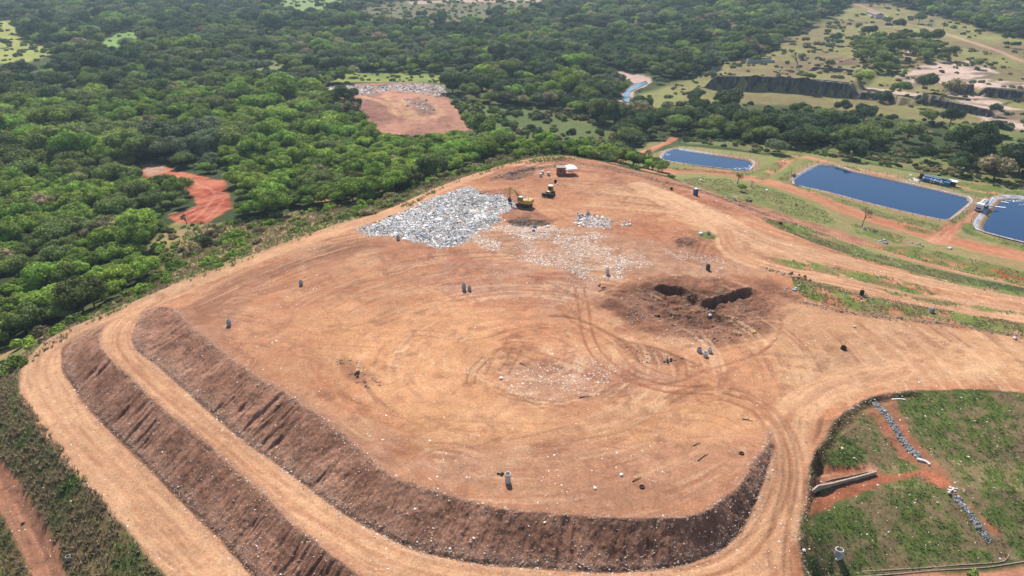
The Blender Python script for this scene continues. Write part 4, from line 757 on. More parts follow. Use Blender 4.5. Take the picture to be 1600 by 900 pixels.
for k_ in src:       # a source for every kind
    while not src[k_]: src[k_].append(make_tree(-150, 300, float(ZS(-150, 300)[0]), .9, k_, 0, f"{KW[k_]} tree deep in the wood at the upper left", f"{KW[k_]} trees deep in the wood"))
def scatter_stuff(name, pts, scl, pick, sources, label, cat):
    me = bpy.data.meshes.new(name); me.vertices.add(len(pts)); me.vertices.foreach_set("co", np.asarray(pts, np.float32).ravel())
    for nm, ty, dat in (("scl", 'FLOAT', scl.astype(np.float32)), ("rot", 'FLOAT', rng.uniform(0, 6.28, len(pts)).astype(np.float32)), ("pick", 'INT', pick.astype(np.int32))):
        a = me.attributes.new(nm, ty, 'POINT'); a.data.foreach_set("value", dat)
    o = bpy.data.objects.new(name, me); COL.objects.link(o)
    ng = bpy.data.node_groups.new(name + "_scatter", 'GeometryNodeTree'); ng.interface.new_socket("Geometry", in_out='INPUT', socket_type='NodeSocketGeometry'); ng.interface.new_socket("Geometry", in_out='OUTPUT', socket_type='NodeSocketGeometry')
    N = ng.nodes.new; L = ng.links.new; gi_, go = N("NodeGroupInput"), N("NodeGroupOutput"); iop = N("GeometryNodeInstanceOnPoints"); jn = N("GeometryNodeJoinGeometry")
    for s in sources:
        oi = N("GeometryNodeObjectInfo"); oi.inputs["Object"].default_value = s; oi.inputs["As Instance"].default_value = True; L(oi.outputs["Geometry"], jn.inputs[0])
    L(gi_.outputs[0], iop.inputs["Points"]); L(jn.outputs[0], iop.inputs["Instance"]); iop.inputs["Pick Instance"].default_value = True
    def attr(nm, ty): a = N("GeometryNodeInputNamedAttribute"); a.data_type = ty; a.inputs["Name"].default_value = nm; return a.outputs["Attribute"]
    L(attr("pick", 'INT'), iop.inputs["Instance Index"]); cx = N("ShaderNodeCombineXYZ"); L(attr("rot", 'FLOAT'), cx.inputs[2]); er = N("FunctionNodeEulerToRotation"); L(cx.outputs[0], er.inputs[0]); L(er.outputs[0], iop.inputs["Rotation"])
    cs = N("ShaderNodeCombineXYZ"); sa = attr("scl", 'FLOAT'); [L(sa, cs.inputs[q]) for q in range(3)]; L(cs.outputs[0], iop.inputs["Scale"])
    L(iop.outputs[0], go.inputs[0]); md = o.modifiers.new("scatter", 'NODES'); md.node_group = ng; tag(o, label, cat, kind="stuff"); return o
for ki, k_, lab in ((0, 'bright', "bright green canopy filling the lowland left of the landfill"), (1, 'mid', "mid green canopy of the rolling woodland beyond"), (2, 'dark', "dark green canopy belts of the far woodland"), (4, 'grey', "pale grey-green canopy patches within the woodland"), (5, 'dry', "thin brownish crowns dotted through the woodland")):
    m = rest[kd[rest] == ki]
    if len(m): scatter_stuff("forest", np.column_stack([P[m], tz[m] - .4]), sc[m], rng.integers(0, len(src[k_]), len(m)), src[k_], lab, "forest")
# ---- bushes
B = np.concatenate([jgrid(60, 345, 2.3, 1.05, 71), jgrid(345, 620, 4.2, 1.0, 72), jgrid(620, 1150, 8.5, 1.0, 75)]); X, Y = B[:, 0], B[:, 1]
bd = np.where(Y > 340, .10, .04) * (fbm(X, Y, 9, 2, 73) > .5); bk = np.full(len(B), 1)
nb = fbm(X, Y, 12, 3, 74); nk = rng.random(len(B))
m = inpoly(X, Y, strip_poly); bd = np.where(m, np.where(nb > .5, .34, .10), bd); bk = np.where(m, np.where(nk < .4, 0, np.where(nk < .7, 3, 1)), bk)
m = inpoly(X, Y, fld_g) | inpoly(X, Y, fld2); bd = np.where(m, .95, bd); bk = np.where(m, np.where(nk < .8, 1, 2), bk)
m = inpoly(X, Y, low_fields); bd = np.where(m, np.where(nb > .45, .55, .12), bd); bk = np.where(m, np.where(nk < .5, 1, np.where(nk < .75, 3, 4)), bk)
m = inpoly(X, Y, thicket) | inpoly(X, Y, right_dry) | inpoly(X, Y, right_all); bd = np.where(m, np.where(nb > .46, .55, .10), bd); bk = np.where(m, np.where(nk < .35, 1, np.where(nk < .6, 3, np.where(nk < .8, 2, 4))), bk)
for P_ in past_far: bd = np.where(inpoly(X, Y, P_), .22, bd)
m = inpoly(X, Y, past_r); bd = np.where(m, .03 + .28 * (nb > .55), bd); bk = np.where(m, np.where(nk < .25, 1, np.where(nk < .7, 4 - 2, 3)), bk); rdd, _, _ = seg_dist(X, Y, WP([(1336,6),(1375,20),(1412,36),(1450,44),(1500,60),(1560,80),(1600,96),(1700,130)], 3)); bd = np.where((rdd < 9) | inpoly(X, Y, EXCL[3]), 0, bd)
m = inpoly(X, Y, belt) | inpoly(X, Y, quarry_w); bd = np.where(m, .5, bd)
m = inpoly(X, Y, bank_poly); bd = np.where(m, .05, bd); bk = np.where(m, np.where(nk < .6, 1, 3), bk)
m = inpoly(X, Y, pond_area) | inpoly(X, Y, slope_poly) | inpoly(X, Y, riv) | inpoly(X, Y, red_clear) | inpoly(X, Y, far_tip); bd = np.where(m, 0, bd)
dd, _, _ = seg_dist(X, Y, dirt_poly + [dirt_poly[0]]); bd = np.where(inpoly(X, Y, dirt_poly) | (dd < 1.8), 0, bd); bd = np.where(inpoly(X, Y, bright_z) & ~inpoly(X, Y, strip_poly) & (Y < 400), np.minimum(bd, .06), bd)
keep = rng.random(len(B)) < bd; B = B[keep]; bk = bk[keep]; bz = ZS(B[:, 0], B[:, 1]); bs = rng.uniform(.5, 1.35, len(B)) * np.where(B[:, 1] > 345, 1.4, 1) * np.where(B[:, 1] > 620, 1.7, 1); bdist = np.hypot(B[:, 0], B[:, 1])
ms_ = inpoly(B[:, 0], B[:, 1], strip_poly); bs = np.where(ms_, bs * np.where(rng.random(len(B)) < .3, 1.7, 1.0), bs); bs = np.where(inpoly(B[:, 0], B[:, 1], bank_poly), bs * .55, bs)
fx, fy = project(B[:, 0], B[:, 1], bz); vis = (fx > -5) & (fx < 1605) & (fy > 0) & (fy < 905); bs = np.where(inpoly(B[:, 0], B[:, 1], fld2), bs * 1.5, bs); o_ = np.argsort(-np.where(vis, bs / bdist, -1)); BK = ['bright', 'mid', 'grey', 'dry', 'dark']
bsrc = {k: [] for k in BK}
BW = {'bright': 'bright green rounded', 'mid': 'mid green rounded', 'grey': 'pale grey-green', 'dry': 'dry brownish', 'dark': 'dark green'}
for n_, j in enumerate(o_[:270]):
    k_ = BK[bk[j]]; o = bpy.data.objects.new("bush", BM[k_][n_ % 2]); COL.objects.link(o); o.location = (B[j, 0], B[j, 1], bz[j] - .1); s = bs[j]; o.scale = (s, s, s); o.rotation_euler = (0, 0, rng.uniform(0, 6.28))
    where = "on the grassy bank below the lowest haul road" if (fx[j] < 300 and fy[j] > 580) else ("in the dry strip between the landfill edge and the wood" if fx[j] < 900 else "in the rough ground beyond the ponds")
    tag(o, f"{'small' if s < .8 else 'broad'} {BW[k_]} bush {where}", "bush", f"{BW[k_]} bushes {where}")
    if len(bsrc[k_]) < 2 and o.data not in [q.data for q in bsrc[k_]]: bsrc[k_].append(o)
for ki, k_ in enumerate(BK):
    m = o_[270:]; m = m[bk[m] == ki]
    if len(m) and bsrc[k_]: scatter_stuff("undergrowth", np.column_stack([B[m], bz[m] - .1]), bs[m], rng.integers(0, len(bsrc[k_]), len(m)), bsrc[k_], f"{BW[k_]} scrub scattered over the rough ground and wood edges", "scrub")
# second layer of shrubs, for the green field behind the rim, is part of the same undergrowth
# ---- grass tufts (one merged mesh of blades)
def _grassb(nt, b):
    at = nt.nodes.new("ShaderNodeAttribute"); at.attribute_name = "Col"; L = nt.links.new; L(at.outputs["Color"], b.inputs["Base Color"])
    tr = nt.nodes.new("ShaderNodeBsdfTranslucent"); L(at.outputs["Color"], tr.inputs[0]); mx = nt.nodes.new("ShaderNodeMixShader"); mx.inputs[0].default_value = .5
    L(b.outputs[0], mx.inputs[1]); L(tr.outputs[0], mx.inputs[2]); L(mx.outputs[0], nt.nodes["Material Output"].inputs[0])
GRASSM = mat("grass_blades", _grassb, rough=.8, spec=.1)
def tufts(name, pts, hgt, cols, label, nb_=9):
    n = len(pts); z = ZS(pts[:, 0], pts[:, 1]) - .03; a = rng.uniform(0, 6.28, (n, nb_)); r = rng.uniform(.02, .32, (n, nb_)) * hgt[:, None] * 1.3; ln = rng.uniform(.1, .75, (n, nb_)) * hgt[:, None]; hh = rng.uniform(.45, 1.1, (n, nb_)) * hgt[:, None]
    bx = pts[:, 0, None] + r * np.cos(a); by = pts[:, 1, None] + r * np.sin(a); tx = bx + ln * np.cos(a + .3); ty = by + ln * np.sin(a + .3); w = .10 * hgt[:, None] + .03; px = -np.sin(a) * w; py = np.cos(a) * w; zz = np.repeat(z[:, None], nb_, 1)
    V = np.stack([np.stack([bx - px, by - py, zz], 2), np.stack([bx + px, by + py, zz], 2), np.stack([tx, ty, zz + hh], 2)], 2).reshape(-1, 3)
    C = np.repeat(np.repeat(cols, nb_, 0) * rng.uniform(.65, 1.35, (n * nb_, 1)), 3, 0); o = mesh_np(name, V, np.arange(len(V)).reshape(-1, 3), GRASSM, C); tag(o, label, "grass", kind="stuff"); return o
def rand_in(poly, dens, seed):
    a = np.array(poly); g = np.random.default_rng(seed); lo = a.min(0); hi = a.max(0); lo[0] = max(lo[0], -110); hi[0] = min(hi[0], 190); n = int((hi[0] - lo[0]) * (hi[1] - lo[1]) * dens); p = g.uniform(lo, hi, (n, 2)); p = p[inside(p[:, 0], p[:, 1], poly)]
    zz = ZS(p[:, 0], p[:, 1]); u, v = project(p[:, 0], p[:, 1], zz); return p[(u > -60) & (u < 1660) & (v > -20) & (v < 960)]
GRN, DRYC = np.array([.16, .225, .07]), np.array([.36, .28, .17])
p = rand_in(bank_poly, 5.0, 81); P_tr = WP([(-60,690),(-10,742),(30,800),(62,860),(80,905),(100,980)], 3); dd, _, _ = seg_dist(p[:, 0], p[:, 1], P_tr); p = p[dd > 2.3]; nn = fbm(p[:, 0], p[:, 1], 5, 3, 82)
p = p[rng.random(len(p)) < .25 + .9 * fbm(p[:, 0], p[:, 1], 3, 2, 88)]; nn = fbm(p[:, 0], p[:, 1], 5, 3, 82); t = sstep(.2, .52, nn)[:, None]
tufts("grass", p, rng.uniform(.25, .95, len(p)), DRYC * .85 * t + GRN * .9 * (1 - t), "tall mixed dry and green grass on the bank below the lowest haul road")
p = rand_in(slope_poly, 9.0, 83); g = .42 * fbm(p[:, 0], p[:, 1], 5, 4, 171) + .58 * fbm(p[:, 0], p[:, 1], 1.3, 4, 172, .65); bare = np.zeros(len(p), bool)
for q in ([(1280, 735), (1300, 728), (1372, 733), (1340, 742), (1268, 758)], [(1268, 770), (1375, 740), (1440, 738), (1370, 765), (1268, 810)], [(1370, 620), (1395, 618), (1424, 680), (1480, 735), (1500, 765), (1560, 835), (1545, 840), (1480, 775), (1400, 700), (1350, 640)]): bare |= inside(p[:, 0], p[:, 1], WP(q))
kp = (~bare) & (rng.random(len(p)) < .22 + .8 * sstep(.42, .56, g)); p = p[kp]; g = g[kp] + rng.normal(0, .05, int(kp.sum())); t = (1 - .8 * sstep(.44, .60, g))[:, None]
tufts("grass", p, rng.uniform(.10, .34, len(p)), DRYC * t + GRN * (1 - t) * np.array([.95, 1.08, .9]), "short green and dry grass on the planted slope right of the haul road", 7)
ps = []; 
for i, q in enumerate(veg_patches): ps.append(rand_in(q, 1.6 if i not in (3, 9, 10) else 4.0, 90 + i))
p = np.concatenate(ps); p = p[fbm(p[:, 0], p[:, 1], 4, 3, 84) > .45]; t = sstep(.42, .6, fbm(p[:, 0], p[:, 1], 6, 3, 85))[:, None]
tufts("grass", p, rng.uniform(.15, .5, len(p)), DRYC * .8 * t + GRN * (1 - t), "patchy grass between the haul roads and around the ponds", 7)
p = rand_in(strip_poly, 1.3, 86); t = sstep(.4, .6, fbm(p[:, 0], p[:, 1], 7, 3, 87))[:, None]; dd, _, _ = seg_dist(p[:, 0], p[:, 1], dirt_poly + [dirt_poly[0]]); kp = dd > .8; p = p[kp]; t = t[kp]
tufts("grass", p, rng.uniform(.3, 1.0, len(p)), DRYC * .85 * t + GRN * .9 * (1 - t), "dry and green grass in the strip along the left haul road")

# ------------------------------------------------------------------ air: even haze round the whole place
hz = bpy.data.meshes.new("haze"); zb, zt, e = float(VZ.min()) - 1, max(H + 4, float(VZ.max()) + 2), 36000.0
hz.from_pydata([(-e, -900, zb), (e, -900, zb), (e, 12500, zb), (-e, 12500, zb), (-e, -900, zt), (e, -900, zt), (e, 12500, zt), (-e, 12500, zt)], [], [(3, 2, 1, 0), (4, 5, 6, 7), (0, 1, 5, 4), (1, 2, 6, 5), (2, 3, 7, 6), (3, 0, 4, 7)])
hm = bpy.data.materials.new("haze"); hm.use_nodes = True; hm.node_tree.nodes.clear(); mo = hm.node_tree.nodes.new("ShaderNodeOutputMaterial"); pv = hm.node_tree.nodes.new("ShaderNodeVolumePrincipled")
pv.inputs["Color"].default_value = (.66, .84, 1, 1); pv.inputs["Density"].default_value = .00013; pv.inputs["Anisotropy"].default_value = .2; hm.node_tree.links.new(pv.outputs[0], mo.inputs["Volume"])
hz.materials.append(hm); ho = bpy.data.objects.new("haze", hz); COL.objects.link(ho); tag(ho, kind="stuff", label="thin pale haze over the valley and far woodland", cat="haze")
# ------------------------------------------------------------------ litter, waste and rocks (countless small pieces, merged)
LITM = mat("litter", lambda nt, b: (lambda at: (setattr(at, 'attribute_name', 'Col'), nt.links.new(at.outputs["Color"], b.inputs["Base Color"])))(nt.nodes.new("ShaderNodeAttribute")), rough=.6, spec=.25)
PAL_WASTE = np.array([(.78,.77,.77),(.62,.61,.63),(.48,.47,.49),(.70,.70,.74),(.33,.33,.35),(.10,.10,.11),(.05,.05,.055),(.25,.36,.52),(.36,.52,.52),(.55,.40,.34),(.40,.30,.24),(.60,.10,.08),(.66,.60,.42),(.85,.85,.85)])
PAL_WASTE = PAL_WASTE * np.array([1.05, 1.0, .92]); PW_WASTE = np.array([16,12,8,8,5,4,5,2,1.5,5,5,.5,4,14.]); PAL_WASTE[:3] = [(.82,.80,.77),(.66,.63,.60),(.50,.46,.42)]
PAL_OLD = np.array([(.72,.62,.48),(.62,.50,.38),(.70,.62,.52),(.50,.38,.28),(.30,.22,.17),(.56,.50,.46),(.14,.10,.09),(.46,.42,.42),(.66,.42,.30)])
PW_OLD = np.array([10,10,8,8,6,6,5,5,3.])
PAL_DIRT = np.array([(.60,.42,.28),(.74,.64,.54),(.85,.80,.76),(.22,.13,.09),(.35,.22,.15),(.50,.33,.22)]); PW_DIRT = np.array([6,5,3,5,6,6.])
def litter(name, p, size, pal, pw, label, cat, up=.02, thick=.35):
    n = len(p); z = ZS(p[:, 0], p[:, 1]); s = size * np.exp(rng.normal(0, .38, n)); a = rng.uniform(0, 6.28, n); asp = rng.uniform(.45, 1, n); hgt = s * rng.uniform(.1, .5, n) * thick
    # a crumpled piece: four ground corners, two ridge points
    cx, cy = np.cos(a), np.sin(a); ux, uy = cx * s * .5, cy * s * .5; vx, vy = -cy * s * .5 * asp, cx * s * .5 * asp
    j = lambda: rng.uniform(.7, 1.25, n)
    def pt(i, k, h): ji, jk = j(), j(); return np.stack([p[:, 0] + ux * i * ji + vx * k * jk, p[:, 1] + uy * i * ji + vy * k * jk, z + up + h], 1)
    V = np.stack([pt(-1, -1, rng.uniform(-.3, .2, n) * hgt), pt(1, -1, rng.uniform(-.3, .2, n) * hgt), pt(1, 1, rng.uniform(-.3, .3, n) * hgt), pt(-1, 1, rng.uniform(-.3, .3, n) * hgt), pt(-.4, 0, hgt), pt(.5, .1, hgt * rng.uniform(.5, 1.2, n))], 1)
    b = (np.arange(n) * 6)[:, None]; T = np.concatenate([b + np.array(t) for t in ((0, 1, 5), (0, 5, 4), (1, 2, 5), (2, 3, 4), (2, 4, 5), (3, 0, 4))])
    c = pal[rng.choice(len(pal), n, p=pw / pw.sum())] * rng.uniform(.7, 1.08, (n, 1)) * (.72 + .5 * fbm(p[:, 0], p[:, 1], 5, 3, 99))[:, None]; o = mesh_np(name, V.reshape(-1, 3), T, LITM, np.repeat(np.clip(c, 0, .9), 6, 0)); tag(o, label, cat, kind="stuff"); return o
def pin(px, dens, seed, wob=1.5):
    poly = WP(px); a = np.array(poly); g = np.random.default_rng(seed); lo, hi = a.min(0) - wob, a.max(0) + wob; n = int((hi[0] - lo[0]) * (hi[1] - lo[1]) * dens); p = g.uniform(lo, hi, (n, 2))
    d, _, _ = seg_dist(p[:, 0], p[:, 1], poly + [poly[0]]); d = np.where(inside(p[:, 0], p[:, 1], poly), -d, d) + (fbm(p[:, 0], p[:, 1], 5, 3, seed) - .5) * 2 * wob; return p[d < g.normal(0, .5, n)]
litter("fresh_waste", pin(waste_px, 27, 601, 2.0), .235, PAL_WASTE, PW_WASTE, "broad sheet of fresh mixed household waste, mostly white and grey bags", "waste", .02, .9)
p = pin(waste_px, 1.0, 602, .8); litter("fresh_waste", p, .62, PAL_WASTE, PW_WASTE, "larger bags and sheets lying over the fresh waste", "waste", .03, .6)
litter("fresh_waste", pin(waste_px, 3.0, 650, 4.5), .2, PAL_WASTE, PW_WASTE, "loose scraps strewn round the edges of the fresh waste", "waste", .01, .5)
old = pin([(740, 366), (780, 350), (860, 352), (930, 362), (975, 395), (990, 415), (980, 436), (940, 440), (880, 425), (800, 402), (740, 388)], 17, 603, 3); old = old[fbm(old[:, 0], old[:, 1], 6, 3, 604) + rng.normal(0, .08, len(old)) > .40]
litter("old_waste", old, .19, PAL_OLD, PW_OLD, "band of older yellowish waste trodden into the soil beside the fresh heap", "waste")
o2 = np.concatenate([pin([(965, 425), (985, 400), (1000, 385), (1040, 388), (1110, 400), (1150, 415), (1170, 428), (1100, 420), (1040, 412), (985, 425)], 7, 605, 2), pin([(880, 470), (960, 436), (900, 425), (860, 440)], 2, 606, 3), pin([(1000, 490), (1060, 515), (1120, 530), (1100, 545), (1040, 530), (980, 500)], 2.5, 607, 3), pin([(770, 600), (830, 570), (930, 560), (1000, 585), (960, 615), (850, 628)], 4, 608, 2), pin([(690, 575), (760, 560), (760, 600), (700, 590)], 1.2, 609, 2)]); o2 = o2[fbm(o2[:, 0], o2[:, 1], 5, 3, 610) > .42]
litter("old_waste", o2, .17, PAL_OLD, PW_OLD, "thin trails of older pale waste across the landfill top", "waste")
litter("fresh_waste", np.concatenate([pin([(900, 342), (915, 334), (940, 336), (960, 344), (950, 356), (925, 356), (905, 352)], 9, 611, 1.5), pin([(970, 346), (985, 344), (984, 352), (970, 352)], 8, 612, .8), pin([(790, 316), (800, 312), (806, 322), (796, 326)], 8, 613, 1)]), .36, PAL_WASTE, PW_WASTE, "small grey and white waste heaps beside the concrete stub on the landfill top", "waste", .02, .9)
a_ = np.array(dirt_poly); g_ = np.random.default_rng(614); p = g_.uniform((-95, 60), (150, 260), (60000, 2)); p = p[inside(p[:, 0], p[:, 1], dirt_poly)]; u, v = project(p[:, 0], p[:, 1], ZS(p[:, 0], p[:, 1])); p = p[(u > -40) & (u < 1640) & (v < 940)]
wgt = .05 + 1.1 * sstep(.5, .68, fbm(p[:, 0], p[:, 1], 9, 5, 615, .65)); p = p[g_.random(len(p)) < wgt * .8]
litter("ground_litter", p, .15, PAL_DIRT, PW_DIRT, "small pale scraps and clods scattered over the whole bare landfill top", "litter")
def along(top, bot, dens, seed, lowbias=1.0):
    P_ = top + bot[::-1]; a = np.array(P_); g = np.random.default_rng(seed); n = int(np.prod(a.max(0) - a.min(0)) * dens); p = g.uniform(a.min(0), a.max(0), (n, 2)); p = p[inside(p[:, 0], p[:, 1], P_)]
    dt, _, _ = seg_dist(p[:, 0], p[:, 1], top); db, _, _ = seg_dist(p[:, 0], p[:, 1], bot); f = dt / (dt + db + 1e-6); u, v = project(p[:, 0], p[:, 1], ZS(p[:, 0], p[:, 1])); return p[(g.random(len(p)) < .25 + .75 * f ** 2 * lowbias) & (u > -40) & (u < 1640) & (v < 940)]
p = np.concatenate([along(crestW, toeW[:-1], 10, 616), along(bermW, ltoeW[:len(bermW)], 10, 617)])
litter("embankment_litter", p, .12, np.array([(.45,.34,.27),(.58,.48,.40),(.80,.76,.72),(.16,.11,.09),(.30,.21,.17),(.40,.29,.23),(.08,.07,.07)]), np.array([8,5,1.6,9,10,10,4.]), "countless small scraps of waste showing in the embankment faces", "litter", .0, .45)
def band(ln, half, dens, seed, uni=False):
    a = np.array(ln); g = np.random.default_rng(seed); L = np.hypot(*np.diff(a, axis=0).T); n = int(L.sum() * 2 * half * dens); i = g.choice(len(L), n, p=L / L.sum()); t = g.random((n, 1)); p = a[i] * (1 - t) + a[i + 1] * t + (g.normal(0, half * .6, (n, 2)) if not uni else g.uniform(-half * .8, half * .8, (n, 2))); u, v = project(p[:, 0], p[:, 1], ZS(p[:, 0], p[:, 1])); return p[(u > -40) & (u < 1640) & (v < 940)]
p = np.concatenate([band(toeW[8:], 1.2, 9, 618), band(crestW[8:], .7, 7, 619), band(ltoeW[20:], 1.2, 6, 620), band(bermW[6:], .7, 6, 621), band(WP([(1264, 905), (1252, 856), (1252, 816), (1265, 769), (1267, 735), (1282, 701), (1306, 661), (1332, 639), (1364, 622), (1431, 611)], 3), .6, 9, 622), band(L3(smooth_line(low_out))[20:], .8, 3, 623)])
litter("edge_rubble", p, .15, np.array([(.50,.37,.28),(.54,.42,.34),(.62,.54,.47),(.20,.13,.10),(.34,.24,.18),(.45,.33,.26)]), np.array([7,6,4,7,7,7.]), "loose clods and pale scraps along the bench edges and drains", "rubble", .0, .7)
litter("tip_waste", np.concatenate([pin([(492, 140), (540, 132), (590, 134), (592, 147), (540, 149), (512, 150)], .6, 624, 3), pin([(590, 133), (640, 130), (694, 134), (697, 152), (670, 150), (625, 142), (596, 142)], .6, 625, 3), pin([(632, 156), (655, 155), (680, 172), (650, 184)], .25, 626, 3)]), 1.0, np.vstack([PAL_WASTE * .75, PAL_OLD * .8]), np.r_[PW_WASTE, PW_OLD * 1.5], "grey and white waste along the top of the older tip within the wood", "waste", .05, .8)
litter("ground_litter", np.concatenate([rand_in(slope_poly, .5, 627), rand_in(bank_poly, .35, 628), rand_in(WP([(1060, 285), (1200, 330), (1400, 390), (1600, 450), (1600, 530), (1400, 492), (1250, 450), (1190, 400)]), .5, 629)]), .17, PAL_DIRT, PW_DIRT, "small pale scraps in the grass beside the haul roads", "litter")
# clods and dark rough lumps round the pit and heaps
def clods(name, p, size, c1, c2, label, cat, m=None, flat=.6):
    n = len(p); s = size * np.exp(rng.normal(0, .35, n)); z = ZS(p[:, 0], p[:, 1]); V = IV[None] * rng.uniform(.6, 1.2, (n, 12, 1)) * s[:, None, None] * np.array([1, 1, flat]) + np.column_stack([p, z])[:, None]
    F_ = (IF[None] + (np.arange(n) * 12)[:, None, None]).reshape(-1, 3); t = rng.random((n, 1)); c = (np.array(c1) * t + np.array(c2) * (1 - t)) * rng.uniform(.8, 1.2, (n, 1)); o = mesh_np(name, V.reshape(-1, 3), F_, m or LITM, np.repeat(c, 12, 0)); tag(o, label, cat, kind="stuff"); return o
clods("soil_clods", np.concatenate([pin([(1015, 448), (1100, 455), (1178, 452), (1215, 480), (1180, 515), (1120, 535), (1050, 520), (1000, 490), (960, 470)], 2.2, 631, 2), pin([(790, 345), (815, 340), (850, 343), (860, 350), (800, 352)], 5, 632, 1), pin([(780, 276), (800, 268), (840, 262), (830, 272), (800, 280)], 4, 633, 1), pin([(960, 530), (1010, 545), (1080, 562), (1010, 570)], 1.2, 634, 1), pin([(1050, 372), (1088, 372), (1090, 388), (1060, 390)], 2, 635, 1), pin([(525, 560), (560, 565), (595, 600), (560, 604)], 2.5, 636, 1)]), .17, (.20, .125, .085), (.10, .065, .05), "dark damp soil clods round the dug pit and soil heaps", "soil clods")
clods("soil_clods", np.concatenate([band(WP([(1195, 420), (1240, 433), (1300, 451), (1345, 462), (1440, 480)], 3), 1.0, 3, 637), band(WP([(1250, 470), (1347, 491), (1465, 504), (1600, 527)], 3), .9, 4, 638), band(WP([(900, 256), (960, 264), (1030, 284), (1085, 296), (1160, 322), (1240, 350)], 3), 1.2, 3, 639), band(WP([(770, 278), (800, 268), (840, 262), (880, 258)], 3), 1.4, 3, 640)]), .22, (.30, .19, .13), (.15, .10, .07), "earth clods in low ridges beside the haul roads", "soil clods")
RK1 = WP([(1366, 627), (1378, 640), (1395, 664), (1412, 690), (1428, 706), (1440, 717)], 4); RK2 = WP([(1492, 776), (1512, 798), (1528, 822), (1545, 845)], 4)
clods("stone_riprap", band(RK1, .75, 52, 641, True), .13, (.32, .31, .30), (.12, .12, .12), "grey stones filling the upper drain down the planted slope", "stones", flat=.8)
clods("stone_riprap", band(RK2, .65, 52, 642, True), .13, (.32, .31, .30), (.12, .12, .12), "grey stones filling the lower drain down the planted slope", "stones", flat=.8)

# ------------------------------------------------------------------ building kit
class MB:
    def __init__(s): s.V = []; s.F = []; s.M = Matrix.Identity(4)
    def at(s, loc=(0, 0, 0), rot=(0, 0, 0)):
        s.M = Matrix.Translation(loc) @ Matrix.Rotation(rot[2], 4, 'Z') @ Matrix.Rotation(rot[1], 4, 'Y') @ Matrix.Rotation(rot[0], 4, 'X'); return s
    def _a(s, vs, fs): o = len(s.V); s.V += [tuple(s.M @ Vector(v)) for v in vs]; s.F += [tuple(o + i for i in f) for f in fs]; return s
    def box(s, c, d, tx=1.0, ty=1.0):
        x, y, z = c; a, b, h = d[0] / 2, d[1] / 2, d[2] / 2
        vs = [(x + i * a * (tx if k > 0 else 1), y + j * b * (ty if k > 0 else 1), z + k * h) for k in (-1, 1) for i, j in ((-1, -1), (1, -1), (1, 1), (-1, 1))]
        return s._a(vs, [(3, 2, 1, 0), (4, 5, 6, 7), (0, 1, 5, 4), (1, 2, 6, 5), (2, 3, 7, 6), (3, 0, 4, 7)])
    def prism(s, prof, y0, y1):     # profile in x,z extruded along y
        n = len(prof); return s._a([(x, y0, z) for x, z in prof] + [(x, y1, z) for x, z in prof], [tuple(range(n)), tuple(range(n, 2 * n))[::-1]] + [(i, i + n, (i + 1) % n + n, (i + 1) % n) for i in range(n)])
    def tube(s, p0, p1, r0, r1=None, n=10):
        V, Fc = [], []; tube(V, Fc, p0, p1, r0, r0 if r1 is None else r1, n); return s._a(V, Fc)
    def ring(s, z0, z1, r, t, n=24, c=(0, 0)):
        vs = []
        for (rr, zz) in ((r, z0), (r, z1), (r - t, z1), (r - t, z0)): vs += [(c[0] + rr * math.cos(2 * math.pi * i / n), c[1] + rr * math.sin(2 * math.pi * i / n), zz) for i in range(n)]
        return s._a(vs, [(a * n + i, a * n + (i + 1) % n, ((a + 1) % 4) * n + (i + 1) % n, ((a + 1) % 4) * n + i) for a in range(4) for i in range(n)])
    def build(s, name, m, parent=None, bev=0.0):
        me = bpy.data.meshes.new(name); me.from_pydata(s.V, [], s.F); me.materials.append(m)
        import bmesh; bm = bmesh.new(); bm.from_mesh(me); bmesh.ops.recalc_face_normals(bm, faces=bm.faces); bm.to_mesh(me); bm.free()
        o = bpy.data.objects.new(name, me); COL.objects.link(o); o.parent = parent
        if bev: b = o.modifiers.new("b", 'BEVEL'); b.width = bev; b.segments = 2
        return o
def spot(px, py, dz=0.0): x, y = [float(q[0]) for q in W(px, py)]; return Vector((x, y, float(ZS(x, y)[0]) + dz))
def root(name, loc, rz, label, cat, group=None, s=1.0):
    e = bpy.data.objects.new(name, None); COL.objects.link(e); e.location = loc; e.rotation_euler = (0, 0, rz); e.scale = (s, s, s); e.empty_display_size = .5; return tag(e, label, cat, group)
YEL = mat("machine_yellow", color=(.50, .30, .05), rough=.45, spec=.4, noise=.18, nscale=1.5); DRK = mat("dark_steel", color=(.035, .033, .032), rough=.6, noise=.3, nscale=3); GLS = mat("cab_glass", color=(.02, .03, .035), rough=.12, spec=.6)
WHT = mat("white_paint", color=(.78, .78, .74), rough=.45, noise=.08); CREAM = mat("cream_roof", color=(.72, .66, .50), rough=.5, noise=.08); GRY = mat("grey_steel", color=(.32, .33, .34), rough=.5, noise=.2)
CON = mat("concrete", color=(.58, .53, .50), rough=.9, noise=.3, nscale=4, bump=.4); COND = mat("stained_concrete", color=(.36, .34, .34), rough=.9, noise=.4, nscale=4, bump=.4); NEAR_BLACK = mat("near_black", color=(.03, .028, .026), rough=1)
BRK = mat("brick_red", color=(.30, .12, .085), rough=.9, noise=.35, nscale=5); TARP = mat("white_tarp", color=(.80, .79, .76), rough=.55, noise=.05); BLU = mat("blue_plastic", color=(.03, .09, .24), rough=.4, spec=.4, noise=.15); TEAL = mat("blue_tank", color=(.025, .13, .24), rough=.4, spec=.4, noise=.25)
RST = mat("rusty_red", color=(.16, .045, .03), rough=.8, noise=.3, nscale=4); WOOD = mat("weathered_wood", color=(.16, .12, .09), rough=.95, noise=.35, nscale=6); RUB = mat("black_rubber", color=(.02, .02, .02), rough=.85); SLATE = mat("grey_roofing", color=(.30, .25, .22), rough=.9, noise=.3)

